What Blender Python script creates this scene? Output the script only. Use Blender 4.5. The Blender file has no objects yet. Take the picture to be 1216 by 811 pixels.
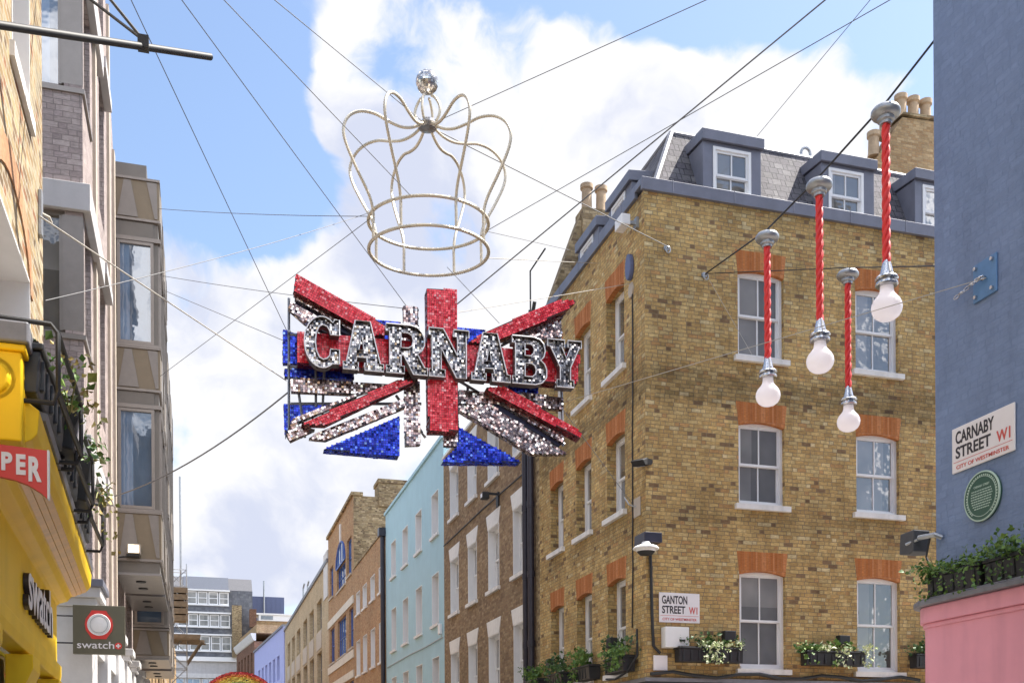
import bpy, bmesh, math, random
from mathutils import Vector, Matrix
random.seed(7)
R = math.radians
SC = bpy.context.scene
COL = SC.collection

# ------------------------------------------------------------------ camera
F_PX, YAW, ROLL, HZN, W_PX, H_PX = 1243.0, R(16.7), R(-0.33), 912.4, 1216.0, 811.0
EYE = Vector((0, 0, 1.6))
fwd = Vector((math.sin(YAW), math.cos(YAW), 0))
rt0 = Vector((math.cos(YAW), -math.sin(YAW), 0))
up0 = Vector((0, 0, 1))
c_r = rt0 * math.cos(ROLL) + up0 * math.sin(ROLL)
c_u = -rt0 * math.sin(ROLL) + up0 * math.cos(ROLL)
cd = bpy.data.cameras.new('camera')
cam = bpy.data.objects.new('camera', cd)
COL.objects.link(cam)
m3 = Matrix((c_r, c_u, -fwd)).transposed()
cam.matrix_world = Matrix.Translation(EYE) @ m3.to_4x4()
cd.sensor_width = 36.0
cd.sensor_fit = 'HORIZONTAL'
cd.lens = 36.0 * F_PX / W_PX
cd.shift_y = (HZN - H_PX / 2) / W_PX
cd.clip_start = 0.1
cd.clip_end = 3000
SC.camera = cam

# ------------------------------------------------------------------ light and exposure
SUN_EL, SUN_AZ = 59.0, 2.0          # azimuth measured from +X towards +Y
SKY_STRENGTH = 0.10
vs = SC.view_settings
SC.display_settings.display_device = 'sRGB'
vs.view_transform = 'Standard'
vs.look = 'None'
vs.gamma = 1.0
vs.use_curve_mapping = False
vs.exposure = 1.54
sd = bpy.data.lights.new('sun', 'SUN')
sd.energy = 4.2
sd.angle = R(0.53)
sd.color = (1.0, 0.945, 0.86)
sun = bpy.data.objects.new('sun', sd)
COL.objects.link(sun)
s_dir = Vector((math.cos(R(SUN_EL)) * math.cos(R(SUN_AZ)), math.cos(R(SUN_EL)) * math.sin(R(SUN_AZ)), math.sin(R(SUN_EL))))
sun.rotation_euler = s_dir.to_track_quat('Z', 'Y').to_euler()


def ray(px, py):
    return fwd + c_r * ((px - 608) / F_PX) + c_u * ((HZN - py) / F_PX)


def on_y(px, py, Y):
    r = ray(px, py)
    return EYE + r * (Y / r.y)


def on_x(px, py, X):
    r = ray(px, py)
    return EYE + r * (X / r.x)


world = bpy.data.worlds.new('World')
SC.world = world
world.use_nodes = True
wn, wl = world.node_tree.nodes, world.node_tree.links
wn.clear()


def sky_world():
    N = lambda t: wn.new(t)

    def math_(op, a, b=None, clamp=False):
        n = N('ShaderNodeMath'); n.operation = op; n.use_clamp = clamp
        for i, v in enumerate((a, b)):
            if v is None: continue
            if isinstance(v, (int, float)): n.inputs[i].default_value = v
            else: wl.new(v, n.inputs[i])
        return n.outputs[0]

    def smooth(v, a, b):
        n = N('ShaderNodeMapRange'); n.interpolation_type = 'SMOOTHSTEP'
        wl.new(v, n.inputs['Value'])
        n.inputs['From Min'].default_value = a; n.inputs['From Max'].default_value = b
        return n.outputs[0]

    def noise(vec, scale, detail, rough, off):
        mp = N('ShaderNodeMapping'); mp.inputs['Location'].default_value = off
        wl.new(vec, mp.inputs['Vector'])
        n = N('ShaderNodeTexNoise'); n.inputs['Scale'].default_value = scale
        n.inputs['Detail'].default_value = detail; n.inputs['Roughness'].default_value = rough
        wl.new(mp.outputs[0], n.inputs['Vector'])
        return n

    tc = N('ShaderNodeTexCoord').outputs['Generated']
    sky = N('ShaderNodeTexSky'); sky.sky_type = 'NISHITA'; sky.sun_disc = False
    sky.sun_elevation = R(SUN_EL)
    sky.sun_rotation = R(90 - SUN_AZ)
    sky.altitude = 50; sky.air_density = 1.0; sky.dust_density = 1.0; sky.ozone_density = 1.0
    # warp
    w = noise(tc, 5.0, 4, 0.55, (3.1, 0.7, 1.9))
    sub = N('ShaderNodeVectorMath'); sub.operation = 'SUBTRACT'
    wl.new(w.outputs['Color'], sub.inputs[0]); sub.inputs[1].default_value = (0.5, 0.5, 0.5)
    sc_ = N('ShaderNodeVectorMath'); sc_.operation = 'SCALE'; sc_.inputs['Scale'].default_value = 0.13
    wl.new(sub.outputs[0], sc_.inputs[0])
    add = N('ShaderNodeVectorMath'); add.operation = 'ADD'
    wl.new(tc, add.inputs[0]); wl.new(sc_.outputs[0], add.inputs[1])
    dirw = add.outputs[0]

    def blobs(items):
        tot = None
        for px, py, rad, wt in items:
            d = ray(px, py).normalized()
            n = N('ShaderNodeVectorMath'); n.operation = 'DISTANCE'
            wl.new(dirw, n.inputs[0]); n.inputs[1].default_value = d
            s = smooth(n.outputs['Value'], rad, rad * 0.15)
            s = math_('MULTIPLY', s, wt)
            tot = s if tot is None else math_('ADD', tot, s)
        return tot

    cover = blobs([(425, 65, .08, .75), (400, 130, .05, .4), (500, 70, .13, .6), (640, 105, .16, .7), (780, 130, .13, .6), (900, 150, .10, .5), (1000, 150, .07, .45), (1065, 70, .035, .55), (975, 65, .03, .4),
                   (560, 330, .25, .6), (250, 335, .12, .55), (400, 340, .13, .5), (270, 610, .12, .5), (360, 600, .13, .5), (260, 430, .09, .25),
                   (215, 120, .17, -.8), (310, 190, .14, -.7), (560, -40, .09, -.5), (745, -20, .10, -.8), (880, -5, .12, -.8), (1010, 20, .10, -.7), (1090, 20, .06, -.5),
                   (340, 112, .03, .55), (392, 152, .025, .45), (232, 478, .07, .35), (215, 570, .04, -.25), (345, 545, .04, -.3)])
    cover = math_('MAXIMUM', math_('MINIMUM', cover, .46), -.6)
    n1 = noise(dirw, 3.4, 12, 0.56, (1.3, 4.2, 0.4))
    n2 = noise(dirw, 11.0, 10, 0.58, (7.3, 1.2, 2.4))
    dens = math_('ADD', math_('MULTIPLY', math_('SUBTRACT', n1.outputs['Fac'], 0.5), 2.2),
                 math_('MULTIPLY', math_('SUBTRACT', n2.outputs['Fac'], 0.5), 1.3))
    dens = math_('ADD', math_('ADD', dens, cover), 0.02)
    alpha = smooth(dens, 0.04, 0.36)
    # grey-lavender undersides
    gr = blobs([(500, 200, .13, .5), (255, 420, .11, .7), (430, 300, .06, .35), (740, 190, .06, .25), (270, 655, .08, .45), (350, 560, .06, .4), (600, 300, .08, .3)])
    n3 = noise(dirw, 8.0, 10, 0.56, (0.3, 9.2, 5.4))
    shade = smooth(math_('ADD', math_('MULTIPLY', math_('SUBTRACT', n3.outputs['Fac'], 0.5), 3.2), math_('ADD', gr, -0.06)), 0.0, 0.75)
    mixc = N('ShaderNodeMix'); mixc.data_type = 'RGBA'
    wl.new(shade, mixc.inputs[0])
    mixc.inputs[6].default_value = CLOUD_LIT
    mixc.inputs[7].default_value = CLOUD_GREY
    tint = N('ShaderNodeMix'); tint.data_type = 'RGBA'; tint.blend_type = 'MULTIPLY'
    tint.inputs[0].default_value = 1.0
    wl.new(sky.outputs[0], tint.inputs[6]); tint.inputs[7].default_value = SKY_TINT
    # added fill: unseen clouds overhead and behind are brightened to lift the shaded walls
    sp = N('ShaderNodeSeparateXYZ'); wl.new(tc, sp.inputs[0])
    fill_glow = math_('ADD', math_('MULTIPLY', smooth(sp.outputs['Z'], .62, .85), 3.0), math_('MULTIPLY', smooth(math_('MULTIPLY', sp.outputs['Y'], -1), -.15, .4), 3.6))
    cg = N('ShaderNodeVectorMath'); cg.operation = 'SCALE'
    wl.new(mixc.outputs[2], cg.inputs[0]); wl.new(math_('ADD', fill_glow, 1.0), cg.inputs['Scale'])
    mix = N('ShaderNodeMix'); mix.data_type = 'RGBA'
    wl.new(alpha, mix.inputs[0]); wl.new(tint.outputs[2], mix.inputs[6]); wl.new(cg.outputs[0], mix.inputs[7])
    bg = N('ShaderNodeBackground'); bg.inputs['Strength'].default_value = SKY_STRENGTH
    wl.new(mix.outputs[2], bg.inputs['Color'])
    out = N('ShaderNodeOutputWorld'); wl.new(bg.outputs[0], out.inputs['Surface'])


CLOUD_LIT = (3.55, 3.55, 3.65, 1)
CLOUD_GREY = (2.45, 2.62, 3.2, 1)
SKY_TINT = (.96, .94, .92, 1)
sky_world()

# ------------------------------------------------------------------ mesh helpers


class MB:
    """collects polygons for ONE mesh object"""

    def __init__(self):
        self.v, self.f = [], []

    def quad(self, *p):
        i = len(self.v)
        self.v += [tuple(q) for q in p]
        self.f.append(tuple(range(i, i + len(p))))
        return self

    def box(self, x0, x1, y0, y1, z0, z1):
        i = len(self.v)
        self.v += [(x, y, z) for z in (z0, z1) for y in (y0, y1) for x in (x0, x1)]
        for a in ((0, 2, 3, 1), (4, 5, 7, 6), (0, 1, 5, 4), (2, 6, 7, 3), (0, 4, 6, 2), (1, 3, 7, 5)):
            self.f.append(tuple(i + k for k in a))
        return self

    def prism(self, pts, fn, w0, w1):
        """extrude the 2-D outline pts between w0 and w1; fn(u, v, w) gives the point"""
        i = len(self.v); n = len(pts)
        self.v += [tuple(fn(u, v, w0)) for u, v in pts] + [tuple(fn(u, v, w1)) for u, v in pts]
        self.f.append(tuple(i + k for k in range(n)))
        self.f.append(tuple(i + n + k for k in reversed(range(n))))
        for k in range(n):
            k2 = (k + 1) % n
            self.f.append((i + k, i + n + k, i + n + k2, i + k2))
        return self

    def tube(self, pts, r, n=8, closed=False, caps=True):
        pts = [Vector(p) for p in pts]
        m = len(pts)
        rr = r if isinstance(r, (list, tuple)) else [r] * m
        i0 = len(self.v)
        ref = None
        for k in range(m):
            if closed: t = pts[(k + 1) % m] - pts[k - 1]
            else: t = pts[min(k + 1, m - 1)] - pts[max(k - 1, 0)]
            t.normalize()
            if ref is None:
                ref = Vector((0, 0, 1)) if abs(t.z) < .9 else Vector((1, 0, 0))
            a = t.cross(ref)
            if a.length < 1e-6: a = t.orthogonal()
            a.normalize(); b = a.cross(t); ref = b
            for j in range(n):
                an = 2 * math.pi * j / n
                self.v.append(tuple(pts[k] + (a * math.cos(an) + b * math.sin(an)) * rr[k]))
        seg = m if closed else m - 1
        for k in range(seg):
            k2 = (k + 1) % m
            for j in range(n):
                j2 = (j + 1) % n
                self.f.append((i0 + k * n + j, i0 + k * n + j2, i0 + k2 * n + j2, i0 + k2 * n + j))
        if caps and not closed:
            self.f.append(tuple(i0 + j for j in reversed(range(n))))
            self.f.append(tuple(i0 + (m - 1) * n + j for j in range(n)))
        return self

    def lathe(self, prof, c=(0, 0, 0), n=24, axis='Z'):
        i0 = len(self.v)
        for r, z in prof:
            for j in range(n):
                an = 2 * math.pi * j / n
                a, b = r * math.cos(an), r * math.sin(an)
                p = (a, b, z) if axis == 'Z' else ((a, z, b) if axis == 'Y' else (z, a, b))
                self.v.append((c[0] + p[0], c[1] + p[1], c[2] + p[2]))
        for k in range(len(prof) - 1):
            for j in range(n):
                j2 = (j + 1) % n
                self.f.append((i0 + k * n + j, i0 + k * n + j2, i0 + (k + 1) * n + j2, i0 + (k + 1) * n + j))
        return self

    def mesh(self, name, mat, smooth=False):
        me = bpy.data.meshes.new(name)
        me.from_pydata(self.v, [], self.f)
        if mat: me.materials.append(mat)
        bm = bmesh.new(); bm.from_mesh(me)
        bmesh.ops.recalc_face_normals(bm, faces=bm.faces)
        bm.to_mesh(me); bm.free()
        if smooth:
            me.polygons.foreach_set('use_smooth', [True] * len(me.polygons))
        me.update()
        return me

    def build(self, name, mat, parent=None, loc=(0, 0, 0), rotz=0, smooth=False, bevel=0, local=False):
        """vertices are in the parent's frame (or world when there is none)"""
        if smooth and not bevel:
            me = self.mesh(name, mat, True)
            try: me.set_sharp_from_angle(angle=R(40))
            except Exception: pass
        else: me = self.mesh(name, mat)
        o = bpy.data.objects.new(name, me)
        COL.objects.link(o)
        o.location = loc; o.rotation_euler = (0, 0, rotz)
        if parent: o.parent = parent
        if bevel:
            b = o.modifiers.new('bevel', 'BEVEL'); b.width = bevel; b.segments = 2; b.limit_method = 'ANGLE'
        return o


def tag(o, label, cat, group=None, kind=None):
    o['label'] = label; o['category'] = cat
    if group: o['group'] = group
    if kind: o['kind'] = kind
    return o


def thing(name, label, cat, loc=(0, 0, 0), rotz=0, group=None):
    o = bpy.data.objects.new(name, None)
    o.empty_display_size = 0.3
    COL.objects.link(o)
    o.location = loc; o.rotation_euler = (0, 0, rotz)
    return tag(o, label, cat, group)


def put(name, me, parent, loc=(0, 0, 0), rotz=0):
    o = bpy.data.objects.new(name, me); COL.objects.link(o)
    o.location = loc; o.rotation_euler = (0, 0, rotz)
    if parent: o.parent = parent
    return o


def copy_tree(o, parent=None):
    c = o.copy(); COL.objects.link(c); c.parent = parent
    for ch in [x for x in COL.objects if x.parent == o]: copy_tree(ch, c)
    return c


def structure(name, mb, mat):
    o = mb.build(name, mat); o['kind'] = 'structure'
    return o


# ------------------------------------------------------------------ materials
def new_mat(name):
    m = bpy.data.materials.new(name); m.use_nodes = True
    nt = m.node_tree
    return m, nt.nodes, nt.links, nt.nodes['Principled BSDF']


def mat(name, col, rough=.6, metal=0, var=.12, nscale=6, bump=0, bscale=40, spec=None, stain=0, coat=0):
    m, N, L, P = new_mat(name)
    P.inputs['Roughness'].default_value = rough
    P.inputs['Metallic'].default_value = metal
    if spec is not None: P.inputs['Specular IOR Level'].default_value = spec
    if coat: P.inputs['Coat Weight'].default_value = coat
    tc = N.new('ShaderNodeTexCoord')
    nz = N.new('ShaderNodeTexNoise'); nz.inputs['Scale'].default_value = nscale; nz.inputs['Detail'].default_value = 6
    nz.inputs['Roughness'].default_value = .65
    L.new(tc.outputs['Object'], nz.inputs['Vector'])
    mr = N.new('ShaderNodeMapRange'); mr.inputs['From Min'].default_value = .3; mr.inputs['From Max'].default_value = .7
    mr.inputs['To Min'].default_value = 1 - var; mr.inputs['To Max'].default_value = 1 + var
    L.new(nz.outputs['Fac'], mr.inputs['Value'])
    fac = mr.outputs[0]
    if stain:
        mp = N.new('ShaderNodeMapping'); mp.inputs['Scale'].default_value = (1.6, 1.6, .18)
        L.new(tc.outputs['Object'], mp.inputs['Vector'])
        n2 = N.new('ShaderNodeTexNoise'); n2.inputs['Scale'].default_value = 2.2; n2.inputs['Detail'].default_value = 7
        L.new(mp.outputs[0], n2.inputs['Vector'])
        m2 = N.new('ShaderNodeMapRange'); m2.inputs['From Min'].default_value = .45; m2.inputs['From Max'].default_value = .75
        m2.inputs['To Min'].default_value = 1; m2.inputs['To Max'].default_value = 1 - stain
        L.new(n2.outputs['Fac'], m2.inputs['Value'])
        mu = N.new('ShaderNodeMath'); mu.operation = 'MULTIPLY'; L.new(fac, mu.inputs[0]); L.new(m2.outputs[0], mu.inputs[1])
        fac = mu.outputs[0]
    vm = N.new('ShaderNodeVectorMath'); vm.operation = 'SCALE'; vm.inputs[0].default_value = col[:3]
    L.new(fac, vm.inputs['Scale'])
    L.new(vm.outputs[0], P.inputs['Base Color'])
    if bump:
        nb = N.new('ShaderNodeTexNoise'); nb.inputs['Scale'].default_value = bscale; nb.inputs['Detail'].default_value = 5
        L.new(tc.outputs['Object'], nb.inputs['Vector'])
        b = N.new('ShaderNodeBump'); b.inputs['Strength'].default_value = 1; b.inputs['Distance'].default_value = bump
        L.new(nb.outputs['Fac'], b.inputs['Height']); L.new(b.outputs[0], P.inputs['Normal'])
    return m


def brick(name, cols, mortar, bw=.225, bh=.075, joint=.012, weather=.25, rough=.85, depth=.006, vary=.28, band=None, wscale=.35, mottle=1.5, streak=.22):
    """courses in the wall's own frame; each brick takes one of cols at random"""
    m, N, L, P = new_mat(name)
    P.inputs['Roughness'].default_value = rough
    P.inputs['Specular IOR Level'].default_value = .25

    def M(op, a, b=None, clamp=False):
        n = N.new('ShaderNodeMath'); n.operation = op; n.use_clamp = clamp
        for i, v in enumerate((a, b)):
            if v is None: continue
            if isinstance(v, (int, float)): n.inputs[i].default_value = v
            else: L.new(v, n.inputs[i])
        return n.outputs[0]
    tc = N.new('ShaderNodeTexCoord')
    sp = N.new('ShaderNodeSeparateXYZ'); L.new(tc.outputs['Object'], sp.inputs[0])
    sn = N.new('ShaderNodeSeparateXYZ'); L.new(tc.outputs['Normal'], sn.inputs[0])
    side = M('GREATER_THAN', M('ABSOLUTE', sn.outputs['X']), .6)
    mx = N.new('ShaderNodeMix'); L.new(side, mx.inputs[0]); L.new(sp.outputs['X'], mx.inputs[2]); L.new(sp.outputs['Y'], mx.inputs[3])
    u = mx.outputs[0]
    # slightly wavering courses
    wv = N.new('ShaderNodeTexNoise'); wv.inputs['Scale'].default_value = 1.1; L.new(tc.outputs['Object'], wv.inputs['Vector'])
    zz = M('ADD', sp.outputs['Z'], M('MULTIPLY', M('SUBTRACT', wv.outputs['Fac'], .5), bh * .3))
    zr = M('DIVIDE', zz, bh)
    row = M('FLOOR', zr); fz = M('FRACT', zr)
    wr = N.new('ShaderNodeTexWhiteNoise'); wr.noise_dimensions = '1D'; L.new(row, wr.inputs['W'])
    off = M('ADD', M('MULTIPLY', M('MODULO', row, 2), .75), M('MULTIPLY', wr.outputs['Value'], .55))
    uu = M('ADD', M('DIVIDE', u, bw), off)
    # Flemish bond: stretcher then header in each 1.5-brick repeat
    rep = M('DIVIDE', uu, 1.5)
    k = M('FLOOR', rep); fr = M('MULTIPLY', M('FRACT', rep), 1.5)
    hd = M('GREATER_THAN', fr, 1.0)
    fx = M('SUBTRACT', fr, hd)
    wid = M('SUBTRACT', 1.0, M('MULTIPLY', hd, .5))
    cell = M('ADD', M('MULTIPLY', k, 2), hd)
    cb = N.new('ShaderNodeCombineXYZ'); L.new(cell, cb.inputs[0]); L.new(row, cb.inputs[1])
    wn_ = N.new('ShaderNodeTexWhiteNoise'); wn_.noise_dimensions = '2D'; L.new(cb.outputs[0], wn_.inputs['Vector'])
    rp = N.new('ShaderNodeValToRGB'); rp.color_ramp.interpolation = 'CONSTANT'
    els = rp.color_ramp.elements
    tot = sum(c[1] for c in cols); acc = 0
    for i, (c, wt) in enumerate(cols):
        if i < 2: e = els[i]; e.position = acc / tot
        else: e = els.new(acc / tot)
        e.color = (c[0], c[1], c[2], 1); acc += wt
    L.new(wn_.outputs['Value'], rp.inputs[0])
    sc2 = N.new('ShaderNodeSeparateColor'); L.new(wn_.outputs['Color'], sc2.inputs[0])
    val = M('ADD', M('MULTIPLY', M('SUBTRACT', sc2.outputs[1], .5), vary * 2), 1.0)
    # inner mottling of a brick
    nm = N.new('ShaderNodeTexNoise'); nm.inputs['Scale'].default_value = 26; nm.inputs['Detail'].default_value = 6; nm.inputs['Roughness'].default_value = .7; mpn = N.new('ShaderNodeMapping'); mpn.inputs['Scale'].default_value = (.45, .45, 1.7); L.new(tc.outputs['Object'], mpn.inputs['Vector']); L.new(mpn.outputs[0], nm.inputs['Vector'])
    val = M('MULTIPLY', val, M('ADD', M('MULTIPLY', M('SUBTRACT', nm.outputs['Fac'], .5), mottle), 1.0))
    vm = N.new('ShaderNodeVectorMath'); vm.operation = 'SCALE'; L.new(rp.outputs[0], vm.inputs[0]); L.new(val, vm.inputs['Scale'])
    jx, jz = joint / bw, joint / bh
    mort = M('MAXIMUM', M('MAXIMUM', M('LESS_THAN', fx, jx), M('GREATER_THAN', fx, M('SUBTRACT', wid, jx * .2))), M('LESS_THAN', fz, jz))
    # mortar partly smeared or dirty
    ns = N.new('ShaderNodeTexNoise'); ns.inputs['Scale'].default_value = 5; ns.inputs['Detail'].default_value = 6; L.new(tc.outputs['Object'], ns.inputs['Vector'])
    msk = N.new('ShaderNodeMapRange'); msk.inputs['From Min'].default_value = .3; msk.inputs['From Max'].default_value = .6; L.new(ns.outputs['Fac'], msk.inputs['Value'])
    mfac = M('MULTIPLY', mort, M('ADD', M('MULTIPLY', msk.outputs[0], .6), .4))
    mc = N.new('ShaderNodeMix'); mc.data_type = 'RGBA'; L.new(mfac, mc.inputs[0]); L.new(vm.outputs[0], mc.inputs[6]); mc.inputs[7].default_value = (*mortar, 1)
    nw = N.new('ShaderNodeTexNoise'); nw.inputs['Scale'].default_value = wscale; nw.inputs['Detail'].default_value = 9; nw.inputs['Roughness'].default_value = .68
    L.new(tc.outputs['Object'], nw.inputs['Vector'])
    mw = N.new('ShaderNodeMapRange'); mw.inputs['From Min'].default_value = .3; mw.inputs['From Max'].default_value = .7
    mw.inputs['To Min'].default_value = 1 - weather; mw.inputs['To Max'].default_value = 1 + weather * .6
    L.new(nw.outputs['Fac'], mw.inputs['Value'])
    fac = mw.outputs[0]
    sm = N.new('ShaderNodeMapping'); sm.inputs['Scale'].default_value = (1.3, 1.3, .16); L.new(tc.outputs['Object'], sm.inputs['Vector'])
    ss = N.new('ShaderNodeTexNoise'); ss.inputs['Scale'].default_value = 1.8; ss.inputs['Detail'].default_value = 8; ss.inputs['Roughness'].default_value = .62; L.new(sm.outputs[0], ss.inputs['Vector'])
    sr = N.new('ShaderNodeMapRange'); sr.inputs['From Min'].default_value = .48; sr.inputs['From Max'].default_value = .72; sr.inputs['To Min'].default_value = 1; sr.inputs['To Max'].default_value = 1 - streak
    L.new(ss.outputs['Fac'], sr.inputs['Value']); fac = M('MULTIPLY', fac, sr.outputs[0])
    if band:                       # a few dirtier, sootier courses at a given height
        for z0, z1, dark in band:
            edge = M('ADD', zz, M('MULTIPLY', M('SUBTRACT', ns.outputs['Fac'], .5), .9))
            a = N.new('ShaderNodeMapRange'); a.interpolation_type = 'SMOOTHSTEP'; L.new(edge, a.inputs['Value'])
            a.inputs['From Min'].default_value = z0 - .12; a.inputs['From Max'].default_value = z0 + .12
            b = N.new('ShaderNodeMapRange'); b.interpolation_type = 'SMOOTHSTEP'; L.new(edge, b.inputs['Value'])
            b.inputs['From Min'].default_value = z1 - .12; b.inputs['From Max'].default_value = z1 + .12
            msk2 = M('MULTIPLY', a.outputs[0], M('SUBTRACT', 1, b.outputs[0]))
            pick = M('MULTIPLY', msk2, M('ADD', .35, M('MULTIPLY', sc2.outputs[2], .65)))
            fac = M('MULTIPLY', fac, M('SUBTRACT', 1, M('MULTIPLY', pick, dark)))
    v2 = N.new('ShaderNodeVectorMath'); v2.operation = 'SCALE'; L.new(mc.outputs[2], v2.inputs[0]); L.new(fac, v2.inputs['Scale'])
    L.new(v2.outputs[0], P.inputs['Base Color'])
    hgt = M('ADD', M('MULTIPLY', M('SUBTRACT', 1, mort), .8), M('ADD', M('MULTIPLY', nm.outputs['Fac'], .5), M('MULTIPLY', sc2.outputs[2], .35)))
    b = N.new('ShaderNodeBump'); b.inputs['Strength'].default_value = 1; b.inputs['Distance'].default_value = depth
    L.new(hgt, b.inputs['Height']); L.new(b.outputs[0], P.inputs['Normal'])
    return m


def tile_mat(name, cols, metal=.85, rough=.22):
    """small mirror tiles, each its own island with its own tone"""
    m, N, L, P = new_mat(name)
    P.inputs['Metallic'].default_value = metal; P.inputs['Roughness'].default_value = rough
    g = N.new('ShaderNodeNewGeometry')
    rp = N.new('ShaderNodeValToRGB'); rp.color_ramp.interpolation = 'LINEAR'
    els = rp.color_ramp.elements
    for i, (pos, c) in enumerate(cols):
        e = els[i] if i < 2 else els.new(pos)
        e.position = pos; e.color = (*c, 1)
    L.new(g.outputs['Random Per Island'], rp.inputs[0]); L.new(rp.outputs[0], P.inputs['Base Color'])
    return m


def glass_mat(name, base, gloss=.35, rough=.02, wave=.0015):
    m, N, L, P = new_mat(name)
    oi = N.new('ShaderNodeObjectInfo'); tc = N.new('ShaderNodeTexCoord')
    nz = N.new('ShaderNodeTexNoise'); nz.inputs['Scale'].default_value = 1.6; nz.inputs['Detail'].default_value = 2
    ad = N.new('ShaderNodeVectorMath'); ad.operation = 'ADD'
    L.new(tc.outputs['Object'], ad.inputs[0]); L.new(oi.outputs['Location'], ad.inputs[1]); L.new(ad.outputs[0], nz.inputs['Vector'])
    mr = N.new('ShaderNodeMapRange'); mr.inputs['To Min'].default_value = .45; mr.inputs['To Max'].default_value = 1.5
    L.new(nz.outputs['Fac'], mr.inputs['Value'])
    m2 = N.new('ShaderNodeMath'); m2.operation = 'MULTIPLY_ADD'; L.new(oi.outputs['Random'], m2.inputs[0]); m2.inputs[1].default_value = .8; m2.inputs[2].default_value = .6
    mu = N.new('ShaderNodeMath'); mu.operation = 'MULTIPLY'; L.new(mr.outputs[0], mu.inputs[0]); L.new(m2.outputs[0], mu.inputs[1])
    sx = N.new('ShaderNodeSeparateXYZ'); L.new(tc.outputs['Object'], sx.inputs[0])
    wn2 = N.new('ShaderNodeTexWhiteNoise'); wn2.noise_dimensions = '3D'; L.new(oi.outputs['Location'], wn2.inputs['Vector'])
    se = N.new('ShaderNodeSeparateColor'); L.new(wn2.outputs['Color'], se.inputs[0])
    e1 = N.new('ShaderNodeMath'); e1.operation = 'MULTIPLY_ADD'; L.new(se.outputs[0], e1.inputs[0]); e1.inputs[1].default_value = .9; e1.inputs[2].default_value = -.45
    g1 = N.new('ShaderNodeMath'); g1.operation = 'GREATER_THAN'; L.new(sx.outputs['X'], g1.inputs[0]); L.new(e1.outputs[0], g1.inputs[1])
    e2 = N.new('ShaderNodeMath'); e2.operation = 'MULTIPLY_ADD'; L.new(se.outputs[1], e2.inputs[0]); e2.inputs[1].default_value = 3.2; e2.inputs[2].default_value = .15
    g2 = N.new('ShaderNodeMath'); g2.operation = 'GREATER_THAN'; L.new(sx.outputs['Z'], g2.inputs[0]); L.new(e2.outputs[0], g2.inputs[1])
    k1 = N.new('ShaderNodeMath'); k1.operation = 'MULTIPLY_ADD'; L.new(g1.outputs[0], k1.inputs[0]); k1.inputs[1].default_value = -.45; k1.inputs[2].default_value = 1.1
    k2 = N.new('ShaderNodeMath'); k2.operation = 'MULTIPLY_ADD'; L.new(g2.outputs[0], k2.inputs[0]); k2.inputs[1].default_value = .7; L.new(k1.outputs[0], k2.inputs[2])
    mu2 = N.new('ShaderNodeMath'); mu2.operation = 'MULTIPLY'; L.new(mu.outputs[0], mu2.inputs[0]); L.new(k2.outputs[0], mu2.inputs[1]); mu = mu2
    vm = N.new('ShaderNodeVectorMath'); vm.operation = 'SCALE'; vm.inputs[0].default_value = base; L.new(mu.outputs[0], vm.inputs['Scale'])
    L.new(vm.outputs[0], P.inputs['Base Color'])
    P.inputs['Roughness'].default_value = .5; P.inputs['Specular IOR Level'].default_value = 0
    nb = N.new('ShaderNodeTexNoise'); nb.inputs['Scale'].default_value = 3; L.new(ad.outputs[0], nb.inputs['Vector'])
    b = N.new('ShaderNodeBump'); b.inputs['Strength'].default_value = 1; b.inputs['Distance'].default_value = wave * 4; L.new(nb.outputs['Fac'], b.inputs['Height'])
    gl = N.new('ShaderNodeBsdfGlossy'); gl.inputs['Roughness'].default_value = rough; L.new(b.outputs[0], gl.inputs['Normal'])
    fr = N.new('ShaderNodeLayerWeight'); fr.inputs['Blend'].default_value = .25
    mm = N.new('ShaderNodeMapRange'); L.new(fr.outputs['Facing'], mm.inputs['Value']); mm.inputs['To Min'].default_value = gloss; mm.inputs['To Max'].default_value = 1
    ms = N.new('ShaderNodeMixShader'); L.new(mm.outputs[0], ms.inputs[0]); L.new(P.outputs[0], ms.inputs[1]); L.new(gl.outputs[0], ms.inputs[2])
    L.new(ms.outputs[0], N['Material Output'].inputs['Surface'])
    return m


def leaf_mat(name, a, b):
    m, N, L, P = new_mat(name)
    g = N.new('ShaderNodeNewGeometry')
    mx = N.new('ShaderNodeMix'); mx.data_type = 'RGBA'; mx.inputs[6].default_value = (*a, 1); mx.inputs[7].default_value = (*b, 1)
    L.new(g.outputs['Random Per Island'], mx.inputs[0]); L.new(mx.outputs[2], P.inputs['Base Color'])
    P.inputs['Roughness'].default_value = .55
    P.inputs['Subsurface Weight'].default_value = 0
    return m


YEL = [((.54, .37, .15), 6), ((.51, .335, .13), 6), ((.56, .405, .18), 4), ((.455, .29, .11), 4), ((.48, .275, .11), 1.5), ((.22, .135, .07), .7), ((.60, .47, .25), .9)]
M = {}
M['stock'] = brick('yellow_stock_brick', YEL, (.25, .19, .115), band=[(8.45, 9.1, .5), (6.0, 6.5, .22), (11.9, 12.3, .12)], weather=.34, vary=.13, wscale=.7, mottle=2.0, bw=.195, bh=.073, streak=.3)
M['stock_sun'] = brick('golden_brick', [((.36, .275, .15), 5), ((.31, .21, .10), 4), ((.40, .33, .21), 3), ((.18, .12, .065), 2.5), ((.28, .14, .07), 1.5)], (.46, .41, .32), weather=.25, vary=.25, joint=.016)
M['brown'] = brick('brown_brick', [((.29, .19, .105), 5), ((.33, .225, .125), 4), ((.24, .15, .085), 4), ((.37, .26, .15), 2)], (.24, .18, .12), vary=.14, weather=.25)
M['orange_brick'] = brick('orange_brown_brick', [((.44, .26, .13), 5), ((.47, .30, .16), 4), ((.38, .20, .10), 3)], (.40, .29, .19), vary=.12, weather=.2)
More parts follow.
